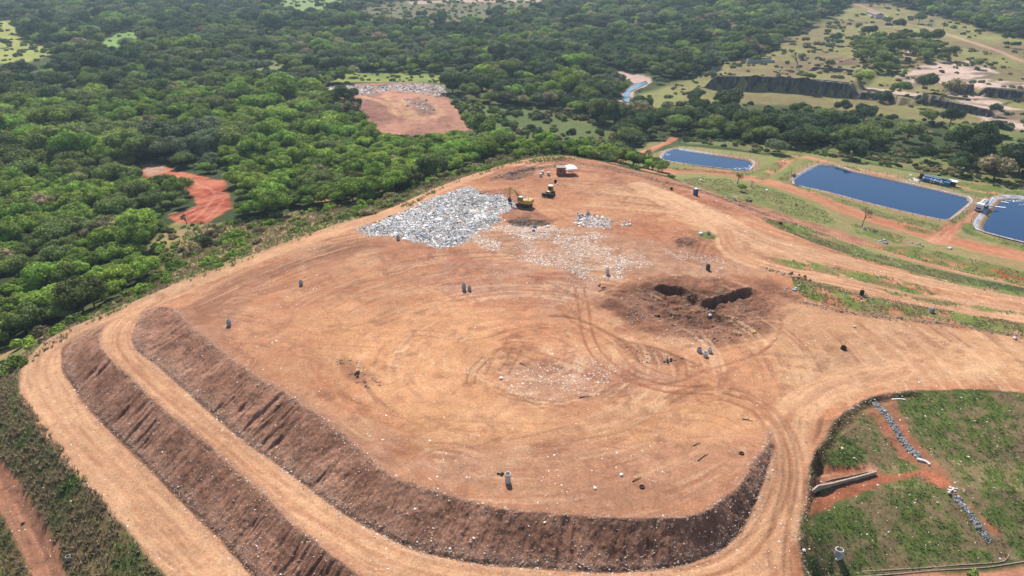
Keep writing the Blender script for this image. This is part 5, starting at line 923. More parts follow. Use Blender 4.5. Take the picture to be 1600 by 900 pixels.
# ---- excavator (local x = boom direction)
def excavator(loc, rz):
    e = root("excavator", loc, rz, "yellow tracked excavator reaching its bucket into the edge of the fresh waste", "excavator")
    for sy in (-1, 1):
        m = MB(); prof = [(-2.1, .12), (-1.85, 0), (1.85, 0), (2.15, .14), (2.25, .45), (2.1, .78), (1.8, .9), (-1.8, .9), (-2.1, .78), (-2.25, .45)]; m.prism(prof, sy * 1.1 - .3, sy * 1.1 + .3)
        for i in range(16): m.box((-2 + i * .265, sy * 1.1, .92), (.14, .62, .06))
        m.build("track", DRK, e, .03)
    MB().box((0, 0, .55), (2.6, 1.7, .5)).tube((0, 0, .7), (0, 0, 1.1), .75, n=18).build("undercarriage", DRK, e)
    b = MB(); b.prism([(-2.55, 1.15), (-2.75, 1.5), (-2.7, 2.3), (-2.3, 2.45), (-.4, 2.25), (-.2, 1.9), (1.5, 1.75), (1.6, 1.1)], -1.3, 1.3); bo = b.build("body", YEL, e, .06)
    MB().box((-1.35, 0, 2.48), (1.2, 1.7, .22)).build("engine_cover", CREAM, bo, .05)
    MB().box((-1.3, -.0, 2.64), (.5, .9, .1)).tube((-1.9, .7, 2.4), (-1.9, .7, 3.0), .07).build("exhaust", DRK, bo)
    c = MB(); c.prism([(.2, 1.75), (.2, 3.05), (1.25, 3.05), (1.6, 2.4), (1.65, 1.75)], .35, 1.3); cab = c.build("cab", GLS, e, .04)
    MB().box((.72, .83, 3.1), (1.2, 1.05, .1)).build("cab_roof", CREAM, cab, .03)
    f = MB()
    for x0, z0, x1, z1 in ((.2, 1.7, .2, 3.05), (1.25, 3.05, 1.62, 2.4), (1.62, 2.4, 1.66, 1.7), (.75, 1.7, .75, 3.05), (.2, 1.95, 1.66, 1.95)):
        for y in (.34, 1.31): f.tube((x0, y, z0), (x1, y, z1), .045, n=6)
    f.build("cab_frame", YEL, cab)
    bm_ = MB(); bm_.prism([(.9, 1.6), (1.9, 3.4), (3.1, 4.35), (5.0, 4.9), (5.1, 4.65), (3.35, 3.85), (2.35, 2.95), (1.35, 1.5)], -.42, -.02); bm_.build("boom", YEL, e, .03)
    MB().tube((1.5, -.6, 1.4), (2.9, -.6, 3.7), .09).tube((1.5, .12, 1.4), (2.9, .12, 3.7), .09).tube((3.1, -.22, 4.5), (4.7, -.22, 5.3), .08).build("hydraulic_rams", GRY, e)
    MB().prism([(4.5, 5.35), (4.95, 5.3), (5.5, 4.6), (5.35, 1.7), (5.1, 1.7), (4.95, 4.3)], -.38, -.06).build("stick", YEL, e, .02)
    MB().prism([(5.45, 1.8), (5.7, 1.0), (5.45, .45), (4.9, .25), (4.5, .5), (4.75, .65), (5.05, .9), (5.1, 1.75)], -.72, .28).build("bucket", DRK, e, .02)
    return e
lp = spot(819, 322); excavator(lp, math.radians(150))
# ---- bulldozer facing the viewer
def dozer(loc, rz):
    e = root("bulldozer", loc, rz, "yellow bulldozer with pale cab roof parked below the brick hut", "bulldozer")
    for sy in (-1, 1):
        m = MB(); m.prism([(-1.7, .15), (-1.4, 0), (1.3, 0), (1.65, .2), (1.7, .6), (.9, .95), (-.9, 1.15), (-1.6, .95), (-1.85, .55)], sy * 1.0 - .28, sy * 1.0 + .28)
        for i in range(10): m.box((-1.2 + i * .26, sy, 1.02), (.12, .58, .1))
        m.build("track", DRK, e, .03)
    h = MB(); h.prism([(-.3, .8), (-.3, 1.75), (1.5, 1.6), (1.7, 1.3), (1.7, .7)], -.55, .55); h.prism([(-1.5, .8), (-1.6, 1.6), (-.3, 1.75), (-.3, .8)], -.8, .8); h.build("body", YEL, e, .05)
    MB().box((1.66, 0, 1.1), (.1, .9, .7)).tube((.9, .25, 1.6), (.9, .25, 2.3), .06).build("grille", DRK, e)
    c = MB(); c.box((-.75, 0, 2.25), (1.25, 1.3, 1.15)); cab = c.build("cab", GLS, e, .04)
    f = MB(); [f.tube((-.75 + i * .62, j * .65, 1.6), (-.75 + i * .62, j * .65, 2.85), .06, n=6) for i in (-1, 1) for j in (-1, 1)]; f.build("cab_frame", YEL, cab)
    MB().box((-.75, 0, 2.9), (1.5, 1.5, .13)).build("cab_roof", CREAM, cab, .04)
    b = MB(); b.prism([(2.25, .05), (2.4, .1), (2.3, .5), (2.32, .95), (2.5, 1.25), (2.38, 1.27), (2.15, .95), (2.12, .5)], -1.9, 1.9); b.build("blade", DRK, e, .02)
    MB().tube((.6, 1.15, .5), (2.2, 1.15, .4), .12).tube((.6, -1.15, .5), (2.2, -1.15, .4), .12).build("push_arms", YEL, e)
dozer(spot(859, 304), math.radians(-112))
# ---- brick hut and tent canopy beside it
hl = spot(877, 271.5); e = root("brick_hut", hl, math.radians(-6), "small red brick hut with flat pale roof beside the white tent", "hut")
w_ = MB(); w_.box((0, 0, 1.2), (3.3, 2.6, 2.7)).build("wall", BRK, e); MB().box((0, 0, 2.62), (3.6, 2.9, .12)).build("roof", SLATE, e); MB().box((1.66, -.5, .95), (.06, .8, 1.9)).build("door", DRK, e); MB().box((-.2, -1.31, 1.6), (.9, .05, .6)).build("window", DRK, e)
t = root("tent_canopy", spot(890, 271), math.radians(14), "white pyramid tent canopy on thin poles beside the brick hut", "canopy")
c = MB(); q = 2.2; c._a([(-q, -q, 2.3), (q, -q, 2.3), (q, q, 2.3), (-q, q, 2.3), (0, 0, 3.35), (-q, -q, 2.05), (q, -q, 2.05), (q, q, 2.05), (-q, q, 2.05)], [(0, 1, 4), (1, 2, 4), (2, 3, 4), (3, 0, 4), (5, 6, 1, 0), (6, 7, 2, 1), (7, 8, 3, 2), (8, 5, 0, 3)]); c.build("tarp", TARP, t)
for i in (-1, 1):
    for j in (-1, 1): MB().tube((i * 2.1, j * 2.1, -.1), (i * 2.1, j * 2.1, 2.3), .04, n=6).build("pole", GRY, t)
MB().box((.4, .3, .72), (1.6, .7, .05)).box((-.3, .3, .35), (.06, .6, .7)).box((1.1, .3, .35), (.06, .6, .7)).build("table", WOOD, None); o = COL.objects[-1]; o.location = t.location; tag(o, "low wooden table standing in the shade of the white tent", "table")
# ---- portable toilet
p_ = root("portable_toilet", spot(1086.5, 305), math.radians(28), "dark blue portable toilet with pale domed roof beside the earth ridge", "toilet")
MB().box((0, 0, 1.12), (1.1, 1.1, 2.05)).build("cabin", BLU, p_, .04); MB().box((0, 0, .05), (1.2, 1.2, .12)).build("base", DRK, p_)
MB().box((0, 0, 2.22), (1.16, 1.16, .16), .85, .85).tube((.35, .35, 2.2), (.35, .35, 2.55), .06).build("roof", WHT, p_, .02); MB().box((0, -.57, 1.1), (.7, .04, 1.8)).build("door", mat("blue_door", color=(.02, .055, .15), rough=.4), p_)
# ---- gas vents of stacked concrete rings
def vent(px, py, r, h, label, m=None, rod=0, tilt=0, group=None, rings=None, deb=True):
    e = root("gas_vent", spot(px, py, -.15), rng.uniform(0, 6), label, "gas vent", group, .86); e.rotation_euler = (tilt, tilt * .4, rng.uniform(0, 6)); h = h * .88; n = rings or max(1, round(h / .55)); m = m or CON
    for i in range(n): MB().ring(.0 + i * (h + .15) / n, (i + 1) * (h + .15) / n - .025, r * (1 - .012 * (i % 2)), .09).build("concrete_ring", m, e)
    MB().tube((0, 0, .0), (0, 0, h * .45), r - .1, n=18).build("stone_fill", NEAR_BLACK, e)  # near-black fill in the lower half of the rings
    if rod: MB().tube((.1, 0, h * .3), (.12, .05, h + rod), .06, .04, n=6).build("rod", RST, e)
    return e
vent(793.5, 753.5, .52, 2.2, "tall pale gas vent of stacked rings near the front edge of the landfill top")
vent(1092.5, 549, .56, 1.15, "left ring of the three-ring cluster below the dug pit", COND); vent(1102, 556, .56, 1.2, "front ring of the three-ring cluster below the dug pit"); vent(1108.8, 549.5, .54, 1.2, "right ring of the three-ring cluster below the dug pit")
vent(725, 453, .55, 2.3, "taller ring stack of the grey pair in mid landfill", COND); vent(733.5, 453.5, .5, 1.5, "shorter ring stack of the grey pair in mid landfill", COND)
vent(470.5, 445, .52, 1.6, "dark grey vent alone on the left part of the landfill top", COND); vent(358, 508, .55, 1.7, "dark grey vent close to the gullied left corner of the embankment", COND)
vent(622, 374, .55, 1.6, "grey vent at the lower edge of the fresh waste", COND); vent(949, 428, .55, 2.0, "pale vent with white scraps round its foot in the older waste"); vent(1106, 421, .6, 1.7, "blackened vent behind the dug pit", mat("burnt_concrete", color=(.09, .08, .075), rough=.95, noise=.4, nscale=4))
vent(919, 335, .6, 1.1, "low grey stub beside the small waste heaps", COND); vent(1107, 365.5, .6, .9, "low stub in the small green patch by the haul road bend", COND); vent(1219.5, 351, .6, .9, "dark stub in the bright grass patch left of the bare tree", NEAR_BLACK)
vent(1346, 461, .55, 1.5, "dark vent with an upright rod in the verge between two haul roads", NEAR_BLACK, 1.3); vent(1453, 488, .45, 1.6, "pale slim vent of the pair in the right-hand verge"); vent(1457, 488, .42, 1.4, "vent with rusty rod of the pair in the right-hand verge", COND, 1.4)
vent(1317, 545, .62, .8, "squat black vent with an upright rod alone on the bare right platform", NEAR_BLACK, 1.6, .2); vent(1310, 869, .66, 1.7, "wide pale vent with rusty rod leaning in the grass at the lower right", CON, .9, .12); vent(108, 874, .45, .9, "small ring among the grass beside the red track", COND)
vent(1350.5, 359, .6, 1.3, "pale ring below the bare round tree near the ponds"); vent(1049, 296, .5, .9, "small dark stub left of the portable toilet", NEAR_BLACK); vent(1148, 312, .5, 1.2, "white-washed stub in the grass right of the portable toilet", WHT); vent(836, 353, .6, 1.0, "dark stub beside the dark soil heap near the excavator", COND); vent(868, 285, .55, 1.2, "dark stub between the bulldozer and the brick hut", NEAR_BLACK)
# ---- drums, blocks, small debris
def rock_thing(name, px, py, s, m, label, cat, n=1, flat=.7, spread=0.0):
    g = np.random.default_rng(int(px * 7 + py)); mb = MB()
    for i in range(n):
        o = g.normal(0, spread, 2); k = s * g.uniform(.6, 1.1) if n > 1 else s; mb._a([(v[0] * k * g.uniform(.75, 1.2) + o[0], v[1] * k * g.uniform(.75, 1.2) + o[1], v[2] * k * flat * g.uniform(.8, 1.1) + k * .3) for v in IV], [tuple(f) for f in IF])
    o = mb.build(name, m, None, .02); o.location = spot(px, py); return tag(o, label, cat)
for px, py, l in ((847.5, 271, "pale drum nearest the brick hut wall side"), (845, 275, "pale drum in front of the other drums left of the brick hut"), (857, 273, "smaller drum closest to the brick hut")):
    e = root("drum", spot(px, py), 0, l, "drum", None); MB().tube((0, 0, 0), (0, 0, .95), .5, .48, 16).tube((0, 0, .93), (0, 0, 1.0), .52, .5, 16).build("shell", CON, e); MB().ring(.3, .36, .53, .05).ring(.62, .68, .53, .05).build("hoop", GRY, e)
for px, py, s, m, l, c_ in [(1095, 366, .7, WHT, "crumpled white sack beside the green patch at the road bend", "sack"), (833.5, 361, .6, BLU, "blue bag beside the old waste below the excavator", "bag"), (856, 354, .55, WHT, "white drum-like bag right of the soil heap", "bag"), (1198, 298, .6, WHT, "white block in the grass beside the pond road", "block"), (1095, 283, .6, WHT, "white block in the grass before the first pond", "block"),
    (1244, 321, .5, NEAR_BLACK, "small black lump in the grass above the haul road", "lump"), (1484, 389, .8, CON, "pinkish concrete block on the verge below the middle pond", "block"), (1179, 520, .45, YEL, "yellow plastic sack beside the dug pit", "sack"), (971, 742, .35, WHT, "white sheet scrap on the front of the landfill top", "scrap"), (930, 763, .3, WHT, "small white scrap left of the larger sheet scrap", "scrap"), (1110, 490, .5, CON, "pale block lying in the dug pit", "block"), (1030, 490, .4, NEAR_BLACK, "black tangle in the left of the dug pit", "tangle"), (1585, 529, .5, CON, "pale block on the verge at the far right platform edge", "block"), (783, 592, .4, WHT, "white scrap on the middle of the landfill top", "scrap"),
    (1335, 511, .4, CON, "pale lump on the bare platform above the black vent", "lump"), (1308, 874, .28, WHT, "bright white stone at the foot of the leaning vent", "stone"), (1256, 860, .3, WHT, "white bag at the road edge by the lower right grass", "bag")]:
    rock_thing(c_ if c_ not in ("lump",) else "earth_lump", px, py, s, m, l, c_)
for px, py, s, n, sp, m, l in [(1379, 378, .6, 7, .9, COND, "heap of broken grey concrete in the verge below the bare tree"), (1430, 382, .5, 5, .8, COND, "low heap of dark rubble right of the broken concrete"), (1170, 314, .55, 7, 1.0, NEAR_BLACK, "black heap of scrap right of the white-washed stub"), (559, 584, .3, 7, .35, NEAR_BLACK, "black rubble heap in the small hollow at left"), (905, 338, .5, 6, .7, COND, "dark mound within the small grey waste heaps"), (1489, 767, .3, 9, .45, CON, "stone-ringed inlet between the two stone drains"), (1250, 433, .45, 9, 1.2, mat("dark_soil", color=(.12, .075, .05), rough=1), "dark soil heap at the start of the grassy verge"), (1237, 452, .4, 8, .9, GRY, "grey sheeting scraps in the verge beside the dark soil heap"), (1047, 565, .35, 6, .5, NEAR_BLACK, "black charred heap left of the three-ring cluster"), (939, 447, .3, 5, .5, NEAR_BLACK, "small dark heap left of the dug pit"), (875, 287, .3, 8, 1.2, WHT, "scatter of pale bags beside the stub near the bulldozer"), (781, 746, .3, 4, .3, NEAR_BLACK, "small dark hollow of charred bits beside the tall front vent"), (660, 372, .4, 4, .5, BLU, "bluish bags at the lower edge of the fresh waste"), (606, 339, .35, 3, .3, RST, "red bags in the fresh waste near the haul road")]:
    rock_thing("rubble_heap", px, py, s, m, l, "heap", n, .7, sp)
for (a, b, l) in [((1083, 697), (1094, 692), "short dark branch lying near the right front edge"), ((1090, 720), (1107, 709), "long thin branch lying below the short dark one"), ((1160, 655), (1177, 659), "dark plank beside the curving wheel tracks"), ((935, 455), (946, 452), "broken stick left of the dug pit"), ((812, 568), (824, 574), "bent stick in the middle of the landfill top"), ((988, 752), (1002, 746), "thin branch right of the white sheet scrap"), ((905, 622), (925, 619), "dark stick below the wheel-marked waste patch")]:
    p0, p1 = spot(*a, .08), spot(*b, .1); mid = (p0 + p1) / 2 + Vector((.1, .15, .05)); o = MB().tube(p0, mid, .09, .07, 6).tube(mid, p1, .07, .03, 6).tube(mid, mid + Vector((.3, .4, .2)), .04, .02, 5).build("branch", WOOD); tag(o, l, "branch")
for px, py, l in ((1158.5, 709, "car tyre lying near the right corner of the landfill top"), (1003, 760, "old tyre at the front of the landfill top")):
    mb = MB(); n, m_ = 18, 8
    vs = [((.3 + .11 * math.cos(2 * math.pi * j / m_)) * math.cos(2 * math.pi * i / n), (.3 + .11 * math.cos(2 * math.pi * j / m_)) * math.sin(2 * math.pi * i / n), .1 + .1 * math.sin(2 * math.pi * j / m_)) for i in range(n) for j in range(m_)]
    mb._a(vs, [(i * m_ + j, i * m_ + (j + 1) % m_, ((i + 1) % n) * m_ + (j + 1) % m_, ((i + 1) % n) * m_ + j) for i in range(n) for j in range(m_)]); o = mb.build("tyre", RUB); o.location = spot(px, py); tag(o, l, "tyre")
# ---- concrete drains on the planted slope
def wall_strip(name, pts, w, up, down, m, label, cat, dz=0.0, n=3):
    P_ = np.array(WP(pts, n)); t_ = np.gradient(P_, axis=0); nr = np.stack([-t_[:, 1], t_[:, 0]], 1) / np.hypot(t_[:, 0], t_[:, 1])[:, None]; z = ZS(P_[:, 0], P_[:, 1]); z = np.convolve(np.pad(z, 2, 'edge'), np.ones(5) / 5, 'valid') + dz
    V = np.concatenate([np.column_stack([P_ + nr * s * w / 2, z + h]) for s, h in ((-1, -down), (-1, up), (1, up), (1, -down))]); k = len(P_); F_ = [(a * k + i, a * k + i + 1, ((a + 1) % 4) * k + i + 1, ((a + 1) % 4) * k + i) for a in range(4) for i in range(k - 1)] + [(0, k, 2 * k, 3 * k), (k - 1, 4 * k - 1, 3 * k - 1, 2 * k - 1)]
    o = mesh_np(name, V, F_, m); tag(o, label, cat); return o
DIRTY = mat("dirty_concrete", color=(.24, .17, .13), rough=.95, noise=.35, nscale=2)
wall_strip("drain_wall", [(1268, 768), (1300, 759), (1335, 750), (1368, 741)], .24, .6, .6, mat("pale_concrete", color=(.38, .30, .23), rough=.9, noise=.2, nscale=3), "pale concrete drain wall across the red soil of the planted slope", "drain wall")
wall_strip("drain_wall", [(1290, 752), (1325, 745), (1355, 738)], .12, .16, .4, DIRTY, "thin concrete edge behind the pale drain wall", "drain wall")
wall_strip("drain_curb", [(1330, 902), (1400, 897), (1470, 891), (1540, 887), (1585, 880), (1640, 872)], .16, .10, .4, DIRTY, "long concrete kerb at the foot of the planted slope", "kerb")
wall_strip("drain_curb", [(1345, 893), (1420, 889), (1500, 883), (1560, 879), (1574, 872), (1576, 866)], .14, .10, .4, DIRTY, "dark weathered kerb above the long concrete kerb", "kerb")
wall_strip("drain_curb", [(1432, 718), (1446, 722), (1452, 727)], .4, .3, .3, CON, "short concrete lip at the end of the upper stone drain", "kerb")
wall_strip("drain_curb", [(1393, 624), (1405, 623), (1414, 625)], .25, .2, .2, CON, "short concrete slab beside the head of the upper stone drain", "slab")
wall_strip("drain_culvert", [(326, 392), (337, 389), (347, 388)], .8, .5, .4, CON, "pale concrete slab beside the dark rounded tree in the dry strip", "slab") if False else None
# ---- ponds: fences, pipes and floats
for i, lab in enumerate(("post and wire fence round the smallest pond", "post and wire fence round the long middle pond", "post and wire fence round the pond by the truck")):
    P_, pz = pond_info[i]; R_ = offset_poly(P_, -2.0 if i < 2 else -3.0); R_ = np.vstack([R_, R_[:1]]); L_ = np.r_[0, np.cumsum(np.hypot(*np.diff(R_, axis=0).T))]; n = int(L_[-1] / 4.0); s_ = np.linspace(0, L_[-1], n, endpoint=False); X_ = np.interp(s_, L_, R_[:, 0]); Y_ = np.interp(s_, L_, R_[:, 1]); Z_ = ZS(X_, Y_)
    e = root("fence", (X_[0], Y_[0], Z_[0]), 0, lab, "fence"); pm = None
    for x, y, z in zip(X_, Y_, Z_):
        if pm is None: o = MB().tube((0, 0, -.2), (0, 0, 1.5), .07, .06, 5).build("post", WOOD, e); pm = o.data
        else: o = bpy.data.objects.new("post", pm); COL.objects.link(o); o.parent = e
        o.location = (x - X_[0], y - Y_[0], z - Z_[0])
    mb = MB()
    for k in range(n):
        k2 = (k + 1) % n
        for hh in (.5, 1.0, 1.4): mb.tube((X_[k] - X_[0], Y_[k] - Y_[0], Z_[k] - Z_[0] + hh), (X_[k2] - X_[0], Y_[k2] - Y_[0], Z_[k2] - Z_[0] + hh), .008, n=3)
    mb.build("wire", GRY, e)
def onwater(name, px, py, z, dims, rz, m, label, cat):
    x, y = [float(q) for q in unproj(px, py, z)]; o = MB().box((0, 0, .1), dims).build(name, m, None, .05); o.location = (x, y, z - .05); o.rotation_euler = (0, 0, rz); return tag(o, label, cat)
onwater("pontoon", 1563, 324, -12.02, (3.2, .6, .3), -.35, WHT, "pale float lying off the membrane bank beside the truck", "float"); onwater("pontoon", 1570, 316.5, -12.02, (2.4, .5, .3), -.5, WHT, "smaller pale float nearer the far bank of the truck pond", "float")
onwater("buoy", 1512, 313.5, -11.22, (.5, .5, .4), 0, WHT, "small white float in the far right corner of the middle pond", "float")
FOAM = mat("foam", color=(.62, .68, .70), rough=.7, noise=.2, nscale=1)
def foam(pts, z, label):
    g = np.random.default_rng(len(label)); q = []
    for (a, b, n, sx, sy) in pts:
        for _ in range(n): q.append((a + g.normal(0, sx), b + g.normal(0, sy)))
    a = np.array(q); x, y = unproj(a[:, 0], a[:, 1], z + .02); mb = MB()
    for i, j in zip(x, y): s = g.uniform(.12, .4); k = g.uniform(.4, 1); mb._a([(i + s * math.cos(t) * g.uniform(.6, 1.2), j + s * k * math.sin(t) * g.uniform(.6, 1.2), z + .02) for t in np.linspace(0, 5.5, 7)], [tuple(range(7))])
    o = mb.build("foam", FOAM); tag(o, label, "foam", kind="stuff")
foam([(1044, 241.5, 14, 2.5, .8), (1160, 263, 30, 8, .7), (1172, 260, 14, 2, 1)], -10.42, "white foam flecks along the near edge of the smallest pond"); foam([(1590, 314, 24, 9, .5), (1598, 320, 12, 5, 1)], -12.02, "white foam along the far edge of the truck pond")
# ---- tank plant by the middle pond
dirv = (spot(1478, 287) - spot(1438, 278)); ang = math.atan2(dirv.y, dirv.x)
e = root("treatment_plant", spot(1437, 281), ang, "skid-mounted treatment plant of blue tanks beside the middle pond", "treatment plant")
tk = MB(); tk.tube((.6, 1.8, 1.3), (10.2, 1.8, 1.3), .85, n=18).build("long_tank", TEAL, e); b_ = MB(); [b_.ring(-.05, .12, .93, .12, 18) for _ in (0,)]
bands = MB(); [bands.tube((x, 1.8, 1.3), (x + .12, 1.8, 1.3), .89, n=18) for x in (1.5, 4, 6.5, 9)]; bands.build("band", DRK, e)
for x0, x1, r in ((1.0, 4.6, .8), (5.0, 8.2, .85)): tt = MB().tube((x0, -.6, .95), (x1, -.6, .95), r, n=18).build("tank", BLU, e); MB().tube((x0 + .4, -.6, .95), (x0 + .55, -.6, .95), r + .05, n=18).tube((x1 - .5, -.6, .95), (x1 - .35, -.6, .95), r + .05, n=18).build("band", WHT, tt)
MB().box((9.6, -.7, .9), (2.2, 1.7, 1.7)).build("pump_box", TEAL, e, .05); MB().box((8.0, .9, 1.7), (1.6, 1.4, .9)).build("motor", DRK, e, .05); MB().tube((4.6, -1.5, .3), (4.9, -1.5, 1.6), .08).tube((4.9, -1.5, 1.6), (9, -1.6, 1.2), .08).tube((1, .6, 2.0), (9, .6, 1.9), .07).build("pipework", WHT, e)
MB().box((-.3, 2.0, 1.2), (1.3, .5, 1.9)).box((-.9, 1.0, .9), (.4, 2.2, .5)).build("frame", RST, e); MB().box((5, .6, .1), (11.6, 4.2, .2)).build("skid", DRK, e)
e = root("equipment_cabin", spot(1487, 290), ang, "small white-roofed equipment cabin beside the blue tanks", "cabin"); MB().box((0, 0, .9), (2.2, 1.7, 1.8)).build("wall", DRK, e); MB().box((0, 0, 1.95), (3.2, 2.6, .16)).build("roof", WHT, e); MB().tube((1.0, -1.2, .3), (3.2, -1.4, .2), .2).tube((.2, -1.2, .2), (-.4, -2.2, .15), .2).build("hose", RST, e)
rock_thing("white_sacks", 1430, 283, .7, WHT, "pile of white sacks at the left end of the blue tank plant", "sack pile", 9, .7, 1.1); rock_thing("grey_pallet", 1421, 274, .7, WHT, "pale covered pallet up the path from the blue tanks", "pallet", 2, .5, .4)
e = root("lamp_pole", spot(1494, 287), 0, "thin pole with a small lamp beside the equipment cabin", "lamp pole"); MB().tube((0, 0, 0), (0, 0, 6.2), .10, .07, 8).build("pole", GRY, e); MB().tube((0, 0, 6.1), (.7, -.2, 6.4), .05, n=6).box((.9, -.25, 6.4), (.5, .25, .14)).build("lamp_head", WHT, e)
e = root("marker_post", spot(1358, 268), 0, "lone person-high post beside the path above the middle pond", "post"); MB().tube((0, 0, 0), (0, 0, 1.8), .1, n=8).build("post_shaft", COND, e); MB().box((0, 0, 1.8), (.35, .12, .3)).build("plate", WHT, e)
# ---- truck between the ponds
def truck(loc, rz):
    e = root("tank_truck", loc, rz, "white tank truck parked on the causeway between the two right ponds", "truck")
    c = MB(); c.prism([(2.2, .75), (2.2, 2.75), (3.5, 2.75), (3.95, 2.0), (4.0, .6), (2.2, .6)], -1.2, 1.2); cab = c.build("cab", WHT, e, .06)
    g_ = MB(); g_._a([(3.58, -1.02, 2.6), (3.58, 1.02, 2.6), (3.965, 1.02, 1.98), (3.965, -1.02, 1.98)], [(0, 1, 2, 3)]); g_.box((2.95, 0, 2.15), (.9, 2.43, .7)); g_.build("window", GLS, cab); MB().box((4.02, 0, 1.2), (.06, 1.7, .5)).build("grille", DRK, cab); MB().box((4.05, 0, .6), (.25, 2.4, .3)).build("bumper", GRY, cab, .03)
    for s in (-.9, .9): MB().box((4.06, s, 1.0), (.06, .35, .2)).build("headlight", WHT, cab)
    for s in (-1.38, 1.38): MB().box((3.7, s, 2.0), (.1, .18, .45)).build("mirror", DRK, cab)
    tk = MB(); tk.tube((-3.6, 0, 1.85), (1.8, 0, 1.85), 1.05, n=20).tube((-3.6, 0, 1.85), (-3.85, 0, 1.85), 1.05, .7, 20).tube((1.8, 0, 1.85), (2.0, 0, 1.85), 1.05, .7, 20); tk.build("tank", mat("tank_shell", color=(.62, .62, .58), rough=.4, noise=.15), e); MB().tube((-1, 0, 2.8), (-1, 0, 3.05), .35, n=14).box((-.8, 0, 2.92), (4.6, .5, .06)).build("hatch", GRY, e)
    MB().box((-.2, 0, .75), (7.6, .9, .28)).build("chassis", DRK, e)
    for x in (3.0, -1.9, -3.1):
        for s in (-1, 1):
            w = MB().tube((x, s * 1.22, .5), (x, s * .92, .5), .5, n=20).build("wheel", RUB, e); MB().tube((x, s * 1.25, .5), (x, s * 1.2, .5), .24, n=12).build("rim", GRY, w)
a0, a1 = spot(1543, 319), spot(1512, 343); truck(spot(1533, 326.5), math.atan2(a1.y - a0.y, a1.x - a0.x))
o = MB().tube((0, 0, .1), (2.5, -.4, .3), .16).tube((2.5, -.4, .3), (5, -1.6, .1), .16).build("suction_hose", GRY); o.location = spot(1538, 324); o.rotation_euler = (0, 0, .2); tag(o, "grey suction hose running from the truck to the pond", "hose")
# ---- bare and thin trees
def bare_tree(px, py, h, label, seed, leaf=None, s0=.16, name="bare_tree"):
    g = random.Random(seed); V, Fc = [], []; tips = []
    def grow(p, d, L, r, lv):
        q = p + d * L; tube(V, Fc, p, q, r, r * .62, 5 if lv < 2 else 3)
        if lv == 4: tips.append(q); return
        for i in range(3 if lv < 3 else 2):
            nd = (d + Vector((g.gauss(0, .55), g.gauss(0, .55), g.gauss(.12, .25)))).normalized(); grow(q, nd, L * g.uniform(.6, .82), r * .62, lv + 1)
    grow(Vector((0, 0, 0)), Vector((g.uniform(-.08, .08), 0, 1)).normalized(), h * .33, s0, 0)
    e = root(name, spot(px, py, -.1), 0, label, "tree"); me = bpy.data.meshes.new("trunk"); me.from_pydata(V, [], Fc); me.materials.append(BARK); o = bpy.data.objects.new("trunk", me); COL.objects.link(o); o.parent = e
    if leaf is not None:
        n = len(tips) * leaf[1]; gg = np.random.default_rng(seed); P_ = np.array([tuple(tips[i % len(tips)]) for i in range(n)]) + gg.normal(0, h * .05, (n, 3)); u = gg.normal(size=(n, 3)); u /= np.linalg.norm(u, axis=1)[:, None]; v = np.cross(u, gg.normal(size=(n, 3))); v /= np.linalg.norm(v, axis=1)[:, None]; s = .16
        o = mesh_np("crown", np.stack([P_ - u * s, P_ + v * s, P_ + u * s, P_ - v * s], 1).reshape(-1, 3), np.arange(n * 4).reshape(-1, 4), LEAF, np.repeat(np.array(leaf[0]) * gg.uniform(.7, 1.3, (n, 1)), 4, 0), e)
bare_tree(1347, 354, 6.2, "nearly bare round-headed tree on the verge below the middle pond", 5, ((.20, .15, .11), 4)); bare_tree(1152, 288, 4.6, "thin tree with rusty leaves above the bright green tree", 6, ((.20, .11, .07), 3)); bare_tree(1174, 293, 3.2, "small leafless sapling right of the rusty-leaved tree", 7, None, .1)
bare_tree(1237, 286, 4.0, "dark thin tree at the near left corner of the middle pond", 8, ((.09, .075, .06), 2)); bare_tree(1013, 250, 4.5, "brown thin tree beside the red track left of the smallest pond", 9, ((.22, .17, .12), 4)); bare_tree(1243, 116, 12, "tall leafless tree standing above the long quarry face", 10, ((.20, .17, .14), 2), .35); bare_tree(1062, 223, 6, "left of two thin trees behind the smallest pond", 11, ((.07, .08, .05), 2)); bare_tree(1068, 222, 5.5, "right of two thin trees behind the smallest pond", 12, ((.07, .08, .05), 2)); bare_tree(292, 350, 4.0, "thin leaning tree at the foot of the red clearing", 13, ((.12, .14, .07), 4)); bare_tree(1474, 47, 9, "thin pale tree below the pylon", 14, ((.2, .17, .15), 2), .25)
